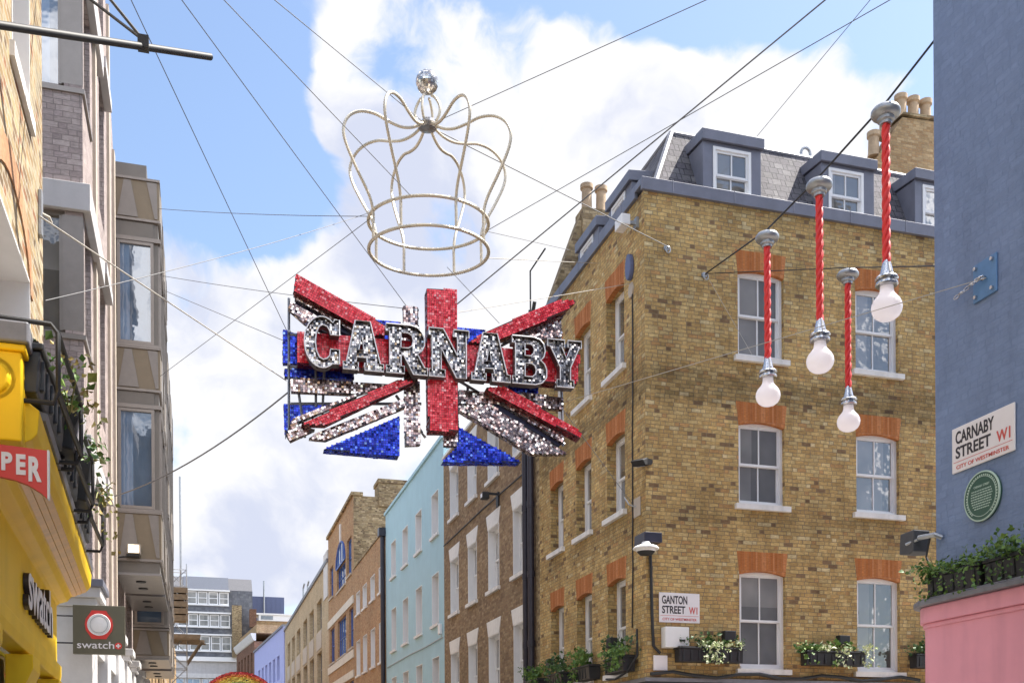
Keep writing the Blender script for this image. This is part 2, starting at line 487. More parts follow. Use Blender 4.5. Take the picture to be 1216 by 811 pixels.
M['tan_brick'] = brick('tan_brick', [((.40, .27, .14), 5), ((.35, .22, .11), 4), ((.44, .31, .17), 3)], (.33, .24, .15), vary=.14, weather=.25)
M['gable_brick'] = brick('dark_gable_brick', [((.36, .27, .15), 4), ((.28, .20, .11), 4), ((.19, .13, .08), 1.5), ((.42, .32, .19), 2)], (.28, .22, .14), weather=.4)
M['purple'] = brick('purple_grey_brick', [((.36, .295, .275), 4), ((.39, .325, .30), 4), ((.33, .27, .255), 3)], (.22, .185, .17), joint=.010, bw=.24, bh=.085, weather=.12, vary=.12)
M['blue_brick'] = brick('blue_painted_brick', [((.20, .265, .415), 1), ((.205, .271, .422), 1)], (.19, .258, .41), weather=.16, vary=.05, depth=.021, mottle=.3, wscale=1.1, streak=.16, rough=.6, joint=.013, bw=.215)
M['beige'] = brick('beige_brick', [((.52, .41, .26), 4), ((.48, .37, .23), 3), ((.55, .44, .29), 3)], (.45, .36, .25), weather=.2, vary=.1)
M['dkred'] = brick('dark_red_brick', [((.20, .10, .065), 4), ((.16, .08, .05), 3)], (.2, .15, .11))
M['slate'] = brick('grey_slate', [((.135, .125, .135), 4), ((.16, .15, .155), 3), ((.11, .10, .112), 3)], (.03, .03, .035), bw=.20, bh=.155, joint=.014, vary=.16, weather=.2, rough=.8, depth=.01)
M['slatehung'] = brick('slate_hung_wall', [((.15, .155, .175), 4), ((.175, .18, .195), 3), ((.13, .135, .15), 3)], (.10, .10, .115), bw=.5, bh=.3, vary=.1, weather=.25)
M['arch'] = brick('orange_rubbed_brick', [((.46, .165, .05), 4), ((.42, .14, .04), 3), ((.50, .20, .075), 3)], (.40, .19, .09), bw=.062, bh=.9, joint=.006, vary=.12, weather=.15, depth=.003)
M['teal'] = mat('pale_blue_render', (.37, .56, .63), .7, var=.05, nscale=1.5, bump=.004, bscale=30, stain=.05)
M['lav'] = mat('lavender_render', (.38, .41, .70), .7, var=.05, nscale=1.5)
M['white'] = mat('white_paint', (.78, .77, .76), .35, var=.03)
M['sill'] = mat('white_sill_paint', (.74, .71, .67), .55, var=.08, nscale=9, stain=.15)
M['cream'] = mat('cream_stone', (.48, .41, .33), .75, var=.10, nscale=3, bump=.003, stain=.15)
M['whitestone'] = mat('white_stone', (.62, .61, .60), .7, var=.08, nscale=3, bump=.002, stain=.15)
M['conc'] = mat('pale_grey_concrete', (.48, .46, .45), .7, var=.08, nscale=3, stain=.1)
M['lead'] = mat('lead_grey_cladding', (.165, .17, .21), .5, metal=.15, var=.12, nscale=2.5, stain=.12)
M['lead2'] = mat('weathered_lead', (.20, .20, .22), .5, metal=.3, var=.2, nscale=5)
M['bronze'] = mat('bronze_frame', (.25, .22, .195), .4, metal=.4, var=.08)
M['bronze2'] = mat('dull_bronze_panel', (.165, .148, .128), .45, metal=.3, var=.08, nscale=2)
M['bronze3'] = mat('gold_bronze_panel', (.20, .158, .105), .45, metal=.35, var=.06)
M['bronze4'] = mat('silver_bronze_panel', (.23, .205, .182), .45, metal=.35, var=.06)
M['steel'] = mat('brushed_steel_soffit', (.24, .22, .21), .35, metal=.6, var=.1)
M['black'] = mat('black_metal', (.018, .018, .02), .6, metal=0, var=.2)
M['blackplastic'] = mat('black_plastic', (.02, .02, .022), .45, var=.2)
M['lampgrey'] = mat('dark_grey_housing', (.06, .06, .065), .5, var=.15)
M['pipe'] = mat('black_drainpipe', (.025, .022, .035), .4, var=.25)
M['wire'] = mat('steel_wire', (.15, .15, .155), .65, metal=.1, var=.1)
M['rope'] = mat('white_rope', (.42, .39, .34), .7, var=.1)
M['cable'] = mat('black_cable', (.02, .02, .022), .6, var=.1)
M['yellow'] = mat('yellow_gloss_paint', (.86, .56, .012), .5, var=.06, nscale=2, stain=.10, spec=.25)
M['wood'] = mat('yellow_varnished_boards', (.62, .30, .02), .35, var=.2, nscale=5, stain=.25)
M['pink'] = mat('pink_gloss_paint', (.82, .34, .42), .45, var=.05, nscale=2, stain=.14)
M['red'] = mat('red_paint', (.68, .045, .035), .4, var=.04)
M['white2'] = mat('white_plastic', (.78, .77, .76), .4, var=.03)
M['signwhite'] = mat('white_enamel', (.80, .76, .76), .3, var=.03)
M['ink'] = mat('black_lettering', (.035, .03, .035), .5, var=.1)
M['inkred'] = mat('red_lettering', (.62, .10, .08), .5, var=.05)
M['green'] = mat('green_plaque_enamel', (.035, .10, .07), .3, var=.08)
M['palegreen'] = mat('pale_green_lettering', (.45, .58, .48), .5, var=.05)
M['chrome'] = mat('worn_chrome', (.55, .55, .56), .25, metal=1, var=.12)
M['pewter'] = mat('dull_aluminium', (.36, .37, .38), .42, metal=.7, var=.12)
M['bulb'] = mat('opal_bulb', (.88, .86, .87), .22, var=.02, coat=.5)
_n, _l = M['bulb'].node_tree.nodes, M['bulb'].node_tree.links
_t = _n.new('ShaderNodeBsdfTranslucent'); _t.inputs['Color'].default_value = (.92, .88, .90, 1)
_m = _n.new('ShaderNodeMixShader'); _m.inputs[0].default_value = .6
_l.new(_n['Principled BSDF'].outputs[0], _m.inputs[1]); _l.new(_t.outputs[0], _m.inputs[2]); _l.new(_m.outputs[0], _n['Material Output'].inputs['Surface'])
M['gold'] = mat('champagne_rope_light', (.62, .55, .43), .38, metal=.55, var=.25, nscale=40)
M['terracotta'] = mat('terracotta_pot', (.40, .285, .18), .8, var=.2, stain=.3)
M['soil'] = mat('dark_soil', (.03, .022, .015), .9)
M['bluewin'] = mat('blue_window_paint', (.035, .085, .33), .4, var=.06)
M['roofgrey'] = mat('grey_roof_felt', (.085, .085, .095), .8, var=.2)
M['roofgrey2'] = mat('dark_roof_glazing', (.05, .06, .085), .6, var=.2)
M['timber'] = mat('weathered_timber', (.20, .145, .09), .8, var=.3)
M['bandstone'] = mat('pale_band_stone', (.68, .62, .52), .75, var=.08, stain=.1)
M['archsun'] = brick('pale_orange_arch_brick', [((.44, .24, .125), 4), ((.40, .20, .10), 3), ((.47, .28, .16), 3)], (.42, .30, .2), bw=.075, bh=.9, joint=.008, vary=.15)
M['navyclad'] = mat('navy_cladding', (.10, .12, .22), .5, var=.08)
M['glass'] = glass_mat('window_glass', (.19, .18, .165), .07)
M['glassdk'] = glass_mat('dark_window_glass', (.10, .10, .105), .15)
M['glassbl'] = glass_mat('sky_tinted_glass', (.13, .20, .30), .12, wave=.0004)  # blue base colour stands in for sky mirrored in the panes
M['interior'] = mat('room_dark', (.05, .045, .04), .8)
M['asphalt'] = mat('asphalt', (.05, .05, .05), .9, var=.15, bump=.004)
M['paving'] = brick('york_stone_paving', [((.32, .29, .25), 3), ((.28, .26, .23), 3)], (.16, .15, .14), bw=.6, bh=.4)
M['leaf'] = leaf_mat('green_leaves', (.05, .13, .025), (.17, .27, .05))
M['leafpale'] = leaf_mat('pale_variegated_leaves', (.30, .38, .14), (.72, .74, .52))
M['leafdk'] = leaf_mat('dark_leaves', (.03, .085, .02), (.09, .16, .04))
M['leafrust'] = leaf_mat('rusty_leaves', (.20, .24, .05), (.36, .26, .08))
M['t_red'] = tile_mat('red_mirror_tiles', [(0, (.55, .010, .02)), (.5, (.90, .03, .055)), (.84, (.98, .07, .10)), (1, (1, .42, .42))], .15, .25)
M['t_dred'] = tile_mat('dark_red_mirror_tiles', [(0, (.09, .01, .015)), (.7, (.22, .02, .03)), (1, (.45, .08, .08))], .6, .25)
M['t_blue'] = tile_mat('blue_mirror_tiles', [(0, (.003, .01, .22)), (.6, (.008, .03, .52)), (.9, (.02, .09, .72)), (1, (.30, .48, 1))], .5, .22)
M['t_silver'] = tile_mat('silver_mirror_tiles', [(0, (.11, .06, .06)), (.3, (.34, .235, .22)), (.6, (.56, .43, .40)), (.85, (.80, .67, .62)), (1, (1, .95, .84))], .85, .16)  # warm brown-pink tones painted in for the street the tiles mirror
M['t_letter'] = tile_mat('letter_mirror_tiles', [(0, (.04, .038, .045)), (.3, (.20, .18, .18)), (.56, (.43, .39, .38)), (.82, (.78, .70, .63)), (1, (1, .95, .88))], .85, .16)
M['t_ball'] = tile_mat('ball_mirror_tiles', [(0, (.35, .33, .32)), (.5, (.68, .65, .62)), (1, (1, .97, .92))], .8, .15)
M['back_red'] = mat('dark_red_casing', (.085, .012, .016), .45, var=.4, nscale=24)
M['back_blue'] = mat('navy_casing', (.012, .016, .07), .45, var=.4, nscale=24)
M['back_silver'] = mat('dark_grey_casing', (.085, .075, .08), .4, metal=.4, var=.4, nscale=24)
M['rim'] = mat('white_letter_rim', (.82, .82, .84), .35, metal=.1, var=.05)
M['frame_metal'] = mat('galvanised_frame', (.25, .26, .29), .45, metal=.6, var=.15)

# ------------------------------------------------------------------ ground
g = MB(); g.quad((-900, -900, -.02), (900, -900, -.02), (900, 2500, -.02), (-900, 2500, -.02))
structure('ground', g, M['asphalt'])
g = MB(); g.quad((-40, -60, -.004), (60, -60, -.004), (60, 150, -.004), (-40, 150, -.004))
structure('paving', g, M['paving'])


# ------------------------------------------------------------------ facades
def wall_holes(mb, W, H, holes, reveal, z0=0, y=0, x0=0):
    """front sheet with rectangular openings and their reveals; wall runs x0..W, z0..H at depth y"""
    xs = sorted({x0, W, *[h[0] for h in holes], *[h[1] for h in holes]})
    zs = sorted({z0, H, *[h[2] for h in holes], *[h[3] for h in holes]})
    for i in range(len(xs) - 1):
        for j in range(len(zs) - 1):
            cx, cz = (xs[i] + xs[i + 1]) / 2, (zs[j] + zs[j + 1]) / 2
            if any(h[0] < cx < h[1] and h[2] < cz < h[3] for h in holes): continue
            mb.quad((xs[i], y, zs[j]), (xs[i + 1], y, zs[j]), (xs[i + 1], y, zs[j + 1]), (xs[i], y, zs[j + 1]))
    for a, b, c, d in holes:
        e = y + reveal
        mb.quad((a, y, c), (a, e, c), (a, e, d), (a, y, d)); mb.quad((b, y, c), (b, y, d), (b, e, d), (b, e, c))
        mb.quad((a, y, d), (a, e, d), (b, e, d), (b, y, d)); mb.quad((a, y, c), (b, y, c), (b, e, c), (a, e, c))


_cache = {}


def sash_meshes(w, h, rec, frame_mat, glass, bars, rail=.5):
    key = ('sash', round(w, 2), round(h, 2), rec, frame_mat, glass, bars, rail)
    if key in _cache: return _cache[key]
    f = MB(); t = .055
    y0, y1 = rec, rec + .10
    f.box(-w / 2, -w / 2 + t, y0, y1, 0, h).box(w / 2 - t, w / 2, y0, y1, 0, h)
    f.box(-w / 2 + t, w / 2 - t, y0, y1, h - t, h).box(-w / 2 + t, w / 2 - t, y0 - .02, y1, 0, .07)
    zm = h * rail; s = .045; xi = w / 2 - t
    # upper sash (front), lower sash (behind)
    for (a, b, yy) in ((zm - .02, h - t, y0 + .025), (.07, zm + .02, y0 + .06)):
        f.box(-xi, -xi + s, yy, yy + .035, a, b).box(xi - s, xi, yy, yy + .035, a, b)
        f.box(-xi + s, xi - s, yy, yy + .035, b - s, b).box(-xi + s, xi - s, yy, yy + .035, a, a + s)
        for k in range(1, bars + 1):
            x = -xi + 2 * xi * k / (bars + 1)
            f.box(x - .012, x + .012, yy + .004, yy + .03, a + s, b - s)
    p = MB()
    for (a, b, yy) in ((zm + .02, h - t - s + .005, y0 + .045), (.07 + s - .005, zm - .02, y0 + .082)):
        p.box(-xi + s - .005, xi - s + .005, yy, yy + .006, a, b)
    _cache[key] = (f.mesh('window', M[frame_mat]), p.mesh('pane', M[glass]))
    return _cache[key]


def casement_meshes(w, h, rec, frame_mat, glass, cols, rows, t=.06):
    if rec == .02: t = .14
    key = ('case', round(w, 2), round(h, 2), rec, frame_mat, glass, cols, rows, t)
    if key in _cache: return _cache[key]
    f = MB(); y0, y1 = rec, rec + .08
    f.box(-w / 2, -w / 2 + t, y0, y1, 0, h).box(w / 2 - t, w / 2, y0, y1, 0, h)
    f.box(-w / 2 + t, w / 2 - t, y0, y1, h - t, h).box(-w / 2 + t, w / 2 - t, y0, y1, 0, t)
    for k in range(1, cols):
        x = -w / 2 + w * k / cols
        f.box(x - t * .4, x + t * .4, y0 + .005, y1 - .005, t, h - t)
    for k in range(1, rows):
        z = h * k / rows
        f.box(-w / 2 + t, w / 2 - t, y0 + .008, y1 - .008, z - t * .35, z + t * .35)
    p = MB(); p.box(-w / 2 + t - .005, w / 2 - t + .005, y0 + .045, y0 + .052, t - .005, h - t + .005)
    _cache[key] = (f.mesh('window', M[frame_mat]), p.mesh('pane', M[glass]))
    return _cache[key]


def simple_mesh(key, fn, name, m):
    if key not in _cache:
        b = MB(); fn(b); _cache[key] = b.mesh(name, M[m])
    return _cache[key]


def arch_lintel(b, w, hl, rise, over=.0):
    """flat-topped rubbed-brick lintel, curved underside, standing 4 mm proud; z=0 is the opening's head"""
    n = 12; a = w / 2 + over
    pts = [(-a - .05, hl), (a + .05, hl)]
    for k in range(n + 1):
        x = a - 2 * a * k / n
        pts.append((x, -rise * (1 - (1 - (x / a) ** 2))))
    b.prism(pts, lambda u, v, q: (u, q, v), -.004, .11)


def key_lintel(b, w, hl):
    b.prism([(-w / 2, 0), (w / 2, 0), (w / 2 + .17, hl), (-w / 2 - .17, hl)], lambda u, v, q: (u, q, v), -.02, .10)


def add_window(root, loc, rot, w, h, kind='sash', rec=.11, fm='white', glass='glass', bars=1, lintel=None, lh=.38, sill=True, sillm='sill', cols=2, rows=2, liner=None, rail=.5, sill_h=.10):
    """window part (frame) with pane, sill and lintel as its sub-parts; loc = bottom centre of the opening in root's frame"""
    if kind == 'sash': fm_, pm_ = sash_meshes(w, h, rec, fm, glass, bars, rail)
    else: fm_, pm_ = casement_meshes(w, h, rec, fm, glass, cols, rows)
    o = put('window', fm_, root, loc, rot)
    put('pane', pm_, o)
    if sill:
        put('sill', simple_mesh(('sill', round(w, 2), sillm, sill_h), lambda b: b.box(-w / 2 - .09, w / 2 + .09, -.085 if sill_h != .11 else -.035, .11, -sill_h, .001), 'sill', sillm), o)
    if lintel == 'arch':
        l = put('lintel', simple_mesh(('arch', round(w, 2), lh), lambda b: arch_lintel(b, w, lh, .07), 'lintel', 'arch'), o); l.location = (0, 0, h)
    elif lintel == 'key':
        l = put('lintel', simple_mesh(('key', round(w, 2), lh), lambda b: key_lintel(b, w, lh), 'lintel', 'sill'), o); l.location = (0, 0, h)
    elif lintel:
        l = put('lintel', simple_mesh(('flat', round(w, 2), lh, lintel), lambda b: b.box(-w / 2 - .1, w / 2 + .1, -.03, .1, .0015, lh), 'lintel', lintel), o); l.location = (0, 0, h)
    if liner:
        def ln(b):
            b.box(-w / 2 - .001, -w / 2 + .02, -.006, rec, 0, h).box(w / 2 - .02, w / 2 + .001, -.006, rec, 0, h).box(-w / 2, w / 2, -.006, rec, h - .02, h + .001)
        put('reveal', simple_mesh(('liner', round(w, 2), round(h, 2), rec, liner), ln, 'reveal', liner), o)
    return o


def rotp(x, y, rot):
    c, s = math.cos(rot), math.sin(rot)
    return (x * c - y * s, x * s + y * c)


def facade(root, org, rot, W, H, wins, m, reveal=.13, z0=0, name='wall', x0=0, **kw):
    """a wall part with openings, and a window part in each; org and rot place the wall in root's frame"""
    b = MB()
    wall_holes(b, W, H, [(q[0], q[1], q[2], q[3]) for q in wins], reveal + .12, z0, x0=x0)
    wl_ = b.build(name, M[m], root, org, rot)
    for q in wins:
        opt = dict(kw)
        if len(q) > 4: opt.update(q[4])
        w, h = q[1] - q[0], q[3] - q[2]
        dx, dy = rotp((q[0] + q[1]) / 2, 0, rot)
        add_window(root, (org[0] + dx, org[1] + dy, org[2] + q[2]), rot, w, h, **opt)
    return wl_


FX = 7.95       # street face of the right-hand terrace
LEFTWARD = R(-90)   # a face that looks towards -X
RIGHTWARD = R(90)   # a face that looks towards +X


def row_building(name, label, y_near, y_far, H, wins, m, sidem=None, **kw):
    """terrace house on the right side; wins given with world Y ranges"""
    root = thing(name, label, 'building', (FX, y_far, 0), LEFTWARD)
    W = y_far - y_near
    ww = [(y_far - b, y_far - a, z0, z1, *r) for (a, b, z0, z1, *r) in wins]
    facade(root, (0, 0, 0), 0, W, H, ww, m, **kw)
    # the body behind the street wall: sides, back and roof
    b = MB(); d = 8
    b.quad((0, .0, 0), (0, 0, H), (0, d, H), (0, d, 0)); b.quad((W, 0, 0), (W, d, 0), (W, d, H), (W, 0, H)); b.quad((0, d, 0), (0, d, H), (W, d, H), (W, d, 0))
    b.build('side_wall', M[sidem or m], root)
    r = MB(); r.box(.02, W - .02, .3, d - .1, H - .35, H - .3); r.build('roof', M['roofgrey'], root)
    return root, W

# ------------------------------------------------------------------ corner building of yellow stock brick
GY = 17.8
CB = thing('corner_building', 'yellow stock brick corner building with orange brick lintels and grey lead dormers', 'building', (FX, GY, 0))
rows = [(3.47, 5.34), (6.60, 8.18), (9.41, 11.06)]
gw = [(a - FX, b - FX, z0, z1) for z0, z1 in rows for a, b in ((9.87, 10.86), (12.46, 13.45), (15.05, 16.04))]
facade(CB, (0, 0, 0), 0, 11.0, 12.27, gw, 'stock', reveal=.10, z0=3.2, lintel='arch', lh=.37, rec=.085)
YE = 24.05
cw = [(YE - b, YE - a, z0, z1) for z0, z1 in rows for a, b in ((18.77, 19.70), (20.58, 21.50), (22.34, 23.24))]
facade(CB, (0, YE - GY, 0), LEFTWARD, YE - GY, 12.27, cw, 'stock', reveal=.22, z0=3.2, lintel='arch', lh=.37, rec=.20)
b = MB()  # ground floor: dark timber shopfront with piers, below the picture
for x in range(6):
    b.box(.0 + x * 2.1, .35 + x * 2.1, -.04, .3, 0, 2.75)
b.box(-.04, 11, -.05, .3, 2.75, 3.2); b.box(0, 11, .12, .2, 0, .5)
b.box(-.04, .3, .31, YE - GY, 2.75, 3.2)
for y in range(4): b.box(-.04, .3, .6 + y * 1.6, .9 + y * 1.6, 0, 2.75)
b.build('shopfront', M['black'], CB)
b = MB(); b.box(.36, 10.9, .22, .24, .5, 2.75).box(.22, .24, .36, YE - GY, .3, 2.75); b.build('shop_window', M['glassdk'], CB)
b = MB(); b.box(-.06, 11, -.07, .0, 3.2, 3.27).box(-.06, -.0, 0, YE - GY, 3.2, 3.27); b.build('ledge', M['lead2'], CB)
b = MB()
b.quad((11, 0, 0), (11, 7, 0), (11, 7, 12.4), (11, 0, 12.4)); b.quad((0, YE - GY, 0), (0, YE - GY, 12.4), (11, YE - GY, 12.4), (11, YE - GY, 0))
b.build('party_wall', M['stock'], CB)
# lead parapet capping on both faces
b = MB(); H0, H1 = 12.25, 12.48
b.prism([(-.07, H0), (-.07, H1), (.28, H1), (.28, H0 + .1), (0.001, H0 + .1), (.001, H0)], lambda u, v, w: (w, u, v), -.07, 11.0)
b.prism([(-.07, H0), (-.07, H1), (.28, H1), (.28, H0 + .1), (0.001, H0 + .1), (.001, H0)], lambda u, v, w: (u, w, v), .2805, YE - GY)
for k in range(9): b.box(.55 + k * 1.27, .565 + k * 1.27, -.078, .282, H0 + .004, H1 + .006)
for k in range(5): b.box(-.078, .282, .9 + k * 1.2, .915 + k * 1.2, H0 + .004, H1 + .006)
b.build('parapet', M['lead'], CB, bevel=.006)
# mansard roof
b = MB(); i0, i1, zb, zt = .30, 1.05, 12.45, 14.10
L0, L1 = 10.95, YE - GY
b.quad((i0, i0, zb), (L0, i0, zb), (L0, i1, zt), (i1, i1, zt))
b.quad((i0, L1, zb), (i0, i0, zb), (i1, i1, zt), (i1, L1, zt))
b.quad((i1, i1, zt), (L0, i1, zt), (L0, L1, zt + .1), (i1, L1, zt + .1))
b.build('roof', M['slate'], CB)
b = MB(); b.tube([(i0, i0, zb), (i1, i1, zt)], .055, 6).tube([(i1, i1, zt + .01), (L0, i1, zt + .01)], .04, 6).tube([(i1, i1, zt + .01), (i1, L1, zt + .01)], .04, 6)
b.build('ridge', M['lead2'], CB)
# dormers


def dormer(u0, u1, wu0, wu1, loc, rot, z1=13.72, wz0=12.56, wz1=13.44):
    """a lead-clad dormer, parent of its window; u runs along the face"""
    z0 = 12.46
    fy = .20
    b = MB()
    xs = (u0 + .04, wu0, wu1, u1 - .04)
    b.box(xs[0], xs[1], fy, fy + .10, z0, z1 - .2); b.box(xs[2], xs[3], fy, fy + .10, z0, z1 - .2)
    b.box(xs[1], xs[2], fy, fy + .10, wz1, z1 - .2); b.box(xs[1], xs[2], fy, fy + .10, z0, wz0)
    for x in (u0 + .04, u1 - .09):
        b.prism([(fy + .1, z0), (fy + .1, z1 - .2), (1.1, z1 - .14), (1.05, z0)], lambda u, v, w: (w, u, v), x, x + .05)
    b.prism([(fy - .07, z1 - .2), (fy - .07, z1), (1.25, z1 + .1), (1.25, z1 - .1)], lambda u, v, w: (w, u, v), u0, u1)
    o = b.build('dormer', M['lead'], CB, loc, rot, bevel=.006)
    f_, p_ = sash_meshes(wu1 - wu0, wz1 - wz0, .0, 'white', 'glass', 1, .40)
    wnd = put('window', f_, o, ((wu0 + wu1) / 2, fy - .015, wz0)); put('pane', p_, wnd)
    return o


dormer(9.22 - FX, 10.54 - FX, 9.47 - FX, 10.28 - FX, (0, 0, 0), 0)
dormer(11.80 - FX, 13.09 - FX, 12.0 - FX, 12.80 - FX, (0, 0, 0), 0)
dormer(13.98 - FX, 15.30 - FX, 14.2 - FX, 15.0 - FX, (0, 0, 0), 0)
for a, b_ in ((18.80, 20.05), (20.55, 21.85)):
    dormer(YE - b_, YE - a, YE - b_ + .2, YE - a - .35, (0, YE - GY, 0), LEFTWARD, 13.22, 12.52, 13.0)
# far gable with chimney pots, seen end on above the street parapet
b = MB()
b.prism([(.05, 12.2), (.38, 13.2), (1.0, 14.9), (1.1, 15.15), (2.2, 15.15), (2.6, 14.6), (3.4, 14.4), (3.4, 12.2)], lambda u, v, w: (u, w, v), L1 + .002, L1 + .35)
b.build('gable_parapet', M['gable_brick'], CB)
b = MB(); b.box(1.12, 2.15, L1 - .1, L1 + .42, 14.0, 15.3)
st = b.build('chimney', M['gable_brick'], CB)
for k, x in enumerate((1.32, 1.7)):
    p = MB(); p.lathe([(.0, 0), (.15, 0), (.13, .1), (.12, .55), (.16, .58), (.16, .68), (.11, .68), (.10, .3), (0, .3)], (x, L1 + .15, 15.302), 14); p.build('chimney_pot', M['terracotta'], st, smooth=True)
# roof vents
for x in (12.05, 12.75):
    b = MB(); pts = [(x - FX, i1 + .2, zt + .02)] + [(x - FX + .11 - .11 * math.cos(a * math.pi / 8), i1 + .2, zt + .22 + .13 * math.sin(a * math.pi / 8)) for a in range(9)] + [(x - FX + .22, i1 + .2, zt + .16)]
    b.tube(pts, .028, 7); b.build('vent_pipe', M['pewter'], CB, smooth=True)

# tall party wall with chimney pots behind the Ganton Street range
CH = thing('party_wall_chimney', 'tall brick chimney wall with a row of buff pots beside the blue wall', 'chimney', (17.3, 24.2, 0))
b = MB(); b.prism([(0, 0), (0, 17.8), (.25, 17.85), (1.15, 19.25), (3.6, 19.4), (3.6, 0)], lambda u, v, w: (u, w, v), 0, .5); b.build('stack', M['tan_brick'], CH)
b = MB(); b.prism([(1.1, 19.3), (1.15, 19.36), (3.7, 19.52), (3.7, 19.42)], lambda u, v, w: (u, w, v), -.06, .56); b.build('coping', M['gable_brick'], CH)
for x in (.42, .78, 1.3, 1.7, 2.1):
    z = 18.05 + (x - .3) * 1.55 if x < 1.15 else 19.4
    b = MB(); b.lathe([(0, 0), (.17, 0), (.15, .1), (.14, .5), (.18, .54), (.18, .66), (.12, .66), (.1, .3), (0, .3)], (x, .25, z - .05), 14); b.build('chimney_pot', M['terracotta'], CH, smooth=True)

# ------------------------------------------------------------------ blue-painted building with pink shopfront
BB = thing('blue_building', 'blue painted brick building with a pink curved shopfront below', 'building', (FX, 9.9, 0))
b = MB(); b.box(0, 10, -16, 0, 3.3, 17.5); b.build('wall', M['blue_brick'], BB, bevel=.03)
b = MB(); b.box(-.08, 10.1, -16, .08, 17.502, 17.75); b.build('coping', M['conc'], BB)


def round_plan(e, r=.30, n=8):
    """plan outline of the shopfront with one rounded street corner, grown by e"""
    x0, y1 = -.20 - e, .12 + e
    rr = r + e
    pts = [(10, y1)] + [(x0 + rr - rr * math.sin(k / n * math.pi / 2), y1 - rr + rr * math.cos(k / n * math.pi / 2)) for k in range(n + 1)] + [(x0, -16), (10, -16)]
    return pts


b = MB(); b.prism(round_plan(0), lambda u, v, w: (u, v, w), 0, 3.18); b.build('shopfront', M['pink'], BB)
b = MB(); b.prism(round_plan(.05), lambda u, v, w: (u, v, w), 3.181, 3.36).prism(round_plan(.02), lambda u, v, w: (u, v, w), 3.13, 3.1805); b.build('fascia_moulding', M['pink'], BB, bevel=.012)
b = MB(); b.prism(round_plan(.12), lambda u, v, w: (u, v, w), 3.361, 3.42).prism(round_plan(.085), lambda u, v, w: (u, v, w), 3.4205, 3.445); b.build('lead_ledge', M['lead2'], BB, bevel=.01)

# ------------------------------------------------------------------ the terrace beyond
bw = []
for a, c in ((25.12, 26.35), (27.45, 28.8), (29.85, 31.12), (32.1, 33.45)):
    for z0, z1 in ((3.5, 5.35), (6.62, 8.36), (9.72, 11.35)):
        bw.append((a + .15, c - .08, z0, z1))
BR, BW_ = row_building('brown_terrace_house', 'brown brick terrace house with white wedge lintels and two black drainpipes', 24.32, 34.3, 11.95, bw, 'brown', lintel='key', lh=.42, rec=.16, liner='white', sidem='gable_brick')
b = MB(); b.box(-.0, BW_, -.06, .4, 11.951, 12.03); b.build('coping', M['sill'], BR)
for dx in (-.10, -.52):
    b = MB(); x = BW_ + dx
    b.tube([(x, -.11, .0), (x, -.11, 11.7)], .085, 10)
    for z in range(6): b.tube([(x, -.11, 1.2 + z * 1.7), (x, -.11, 1.34 + z * 1.7)], .10, 10)
    b.build('drainpipe', M['pipe'], BR, smooth=True)
b = MB(); b.quad((BW_ + .001, .02, 0), (BW_ + .27, .02, 0), (BW_ + .27, .02, 11.9), (BW_ + .001, .02, 11.9)); b.build('recess', M['gable_brick'], BR)

tw = []
for a, c in ((35.05, 36.25), (37.85, 39.1), (40.5, 41.75), (43.1, 44.3)):
    for z0, z1 in ((3.65, 5.5), (6.62, 8.40), (9.72, 11.22)):
        tw.append((a + .05, c - .05, z0, z1))
TE, W_ = row_building('pale_blue_house', 'pale blue rendered terrace house with plain white sash windows', 34.3, 45.6, 12.72, tw, 'teal', rec=.22, liner='white', sill_h=.09)
b = MB(); b.box(-.05, W_, -.07, .35, 12.721, 12.84); b.build('coping', M['teal'], TE)
for x, y in ((2.0, 2), (5.2, 2.4), (5.9, 2.4)):
    b = MB(); b.lathe([(0, 0), (.2, 0), (.17, .9), (.22, .95), (.22, 1.1), (0, 1.1)], (W_ - x, .9, 12.5), 12); b.build('chimney_pot', M['terracotta'], TE, smooth=True)
b = MB(); x = -.15; b.tube([(x, -.12, 0), (x, -.12, 11.85)], .10, 10); b.box(x - .2, x + .2, -.3, -.0, 11.85, 12.2); b.build('drainpipe', M['pipe'], TE)

lw = []
for a, c in ((46.2, 47.45), (48.6, 49.85), (51.0, 52.3), (53.25, 54.55)):
    for z0, z1 in ((3.3, 5.0), (6.45, 8.25), (9.6, 10.75)):
        lw.append((a, c, z0, z1))
LO, W_ = row_building('low_brick_house', 'lower orange brown brick house between the pale blue house and the arched window house', 45.62, 55.4, 12.15, lw, 'orange_brick', rec=.2, liner='white', glass='glassdk')
b = MB(); b.box(0, W_, -.05, .35, 12.151, 12.25); b.build('coping', M['gable_brick'], LO)

# house with the big arched window
TA = thing('arched_window_house', 'tall brick house with a blue arched window and pale stone bands', 'building', (FX, 66.6, 0), LEFTWARD)
W_ = 66.6 - 55.42; H_ = 16.1
yy = lambda y: 66.6 - y
holes = [(yy(65.9), yy(64.2), 12.2, 14.1), (yy(62.4), yy(58.6), 12.0, 13.4), (yy(58.0), yy(56.2), 12.15, 14.2),
         (yy(65.8), yy(63.6), 8.15, 10.3), (yy(62.1), yy(58.5), 8.1, 10.3), (yy(57.3), yy(55.65), 8.15, 10.3),
         (yy(65.8), yy(63.6), 4.2, 6.4), (yy(62.1), yy(58.5), 4.2, 6.4), (yy(57.3), yy(55.65), 4.2, 6.4)]
b = MB(); wall_holes(b, W_, H_, holes, .3); b.build('wall', M['orange_brick'], TA)
for k, (a, c, z0, z1) in enumerate(holes):
    add_window(TA, ((a + c) / 2, 0, z0), 0, c - a, z1 - z0, 'case', rec=.12, fm='bluewin', glass='glassbl', cols=4 if c - a > 3 else 2, rows=2, sill=True, sillm='cream')
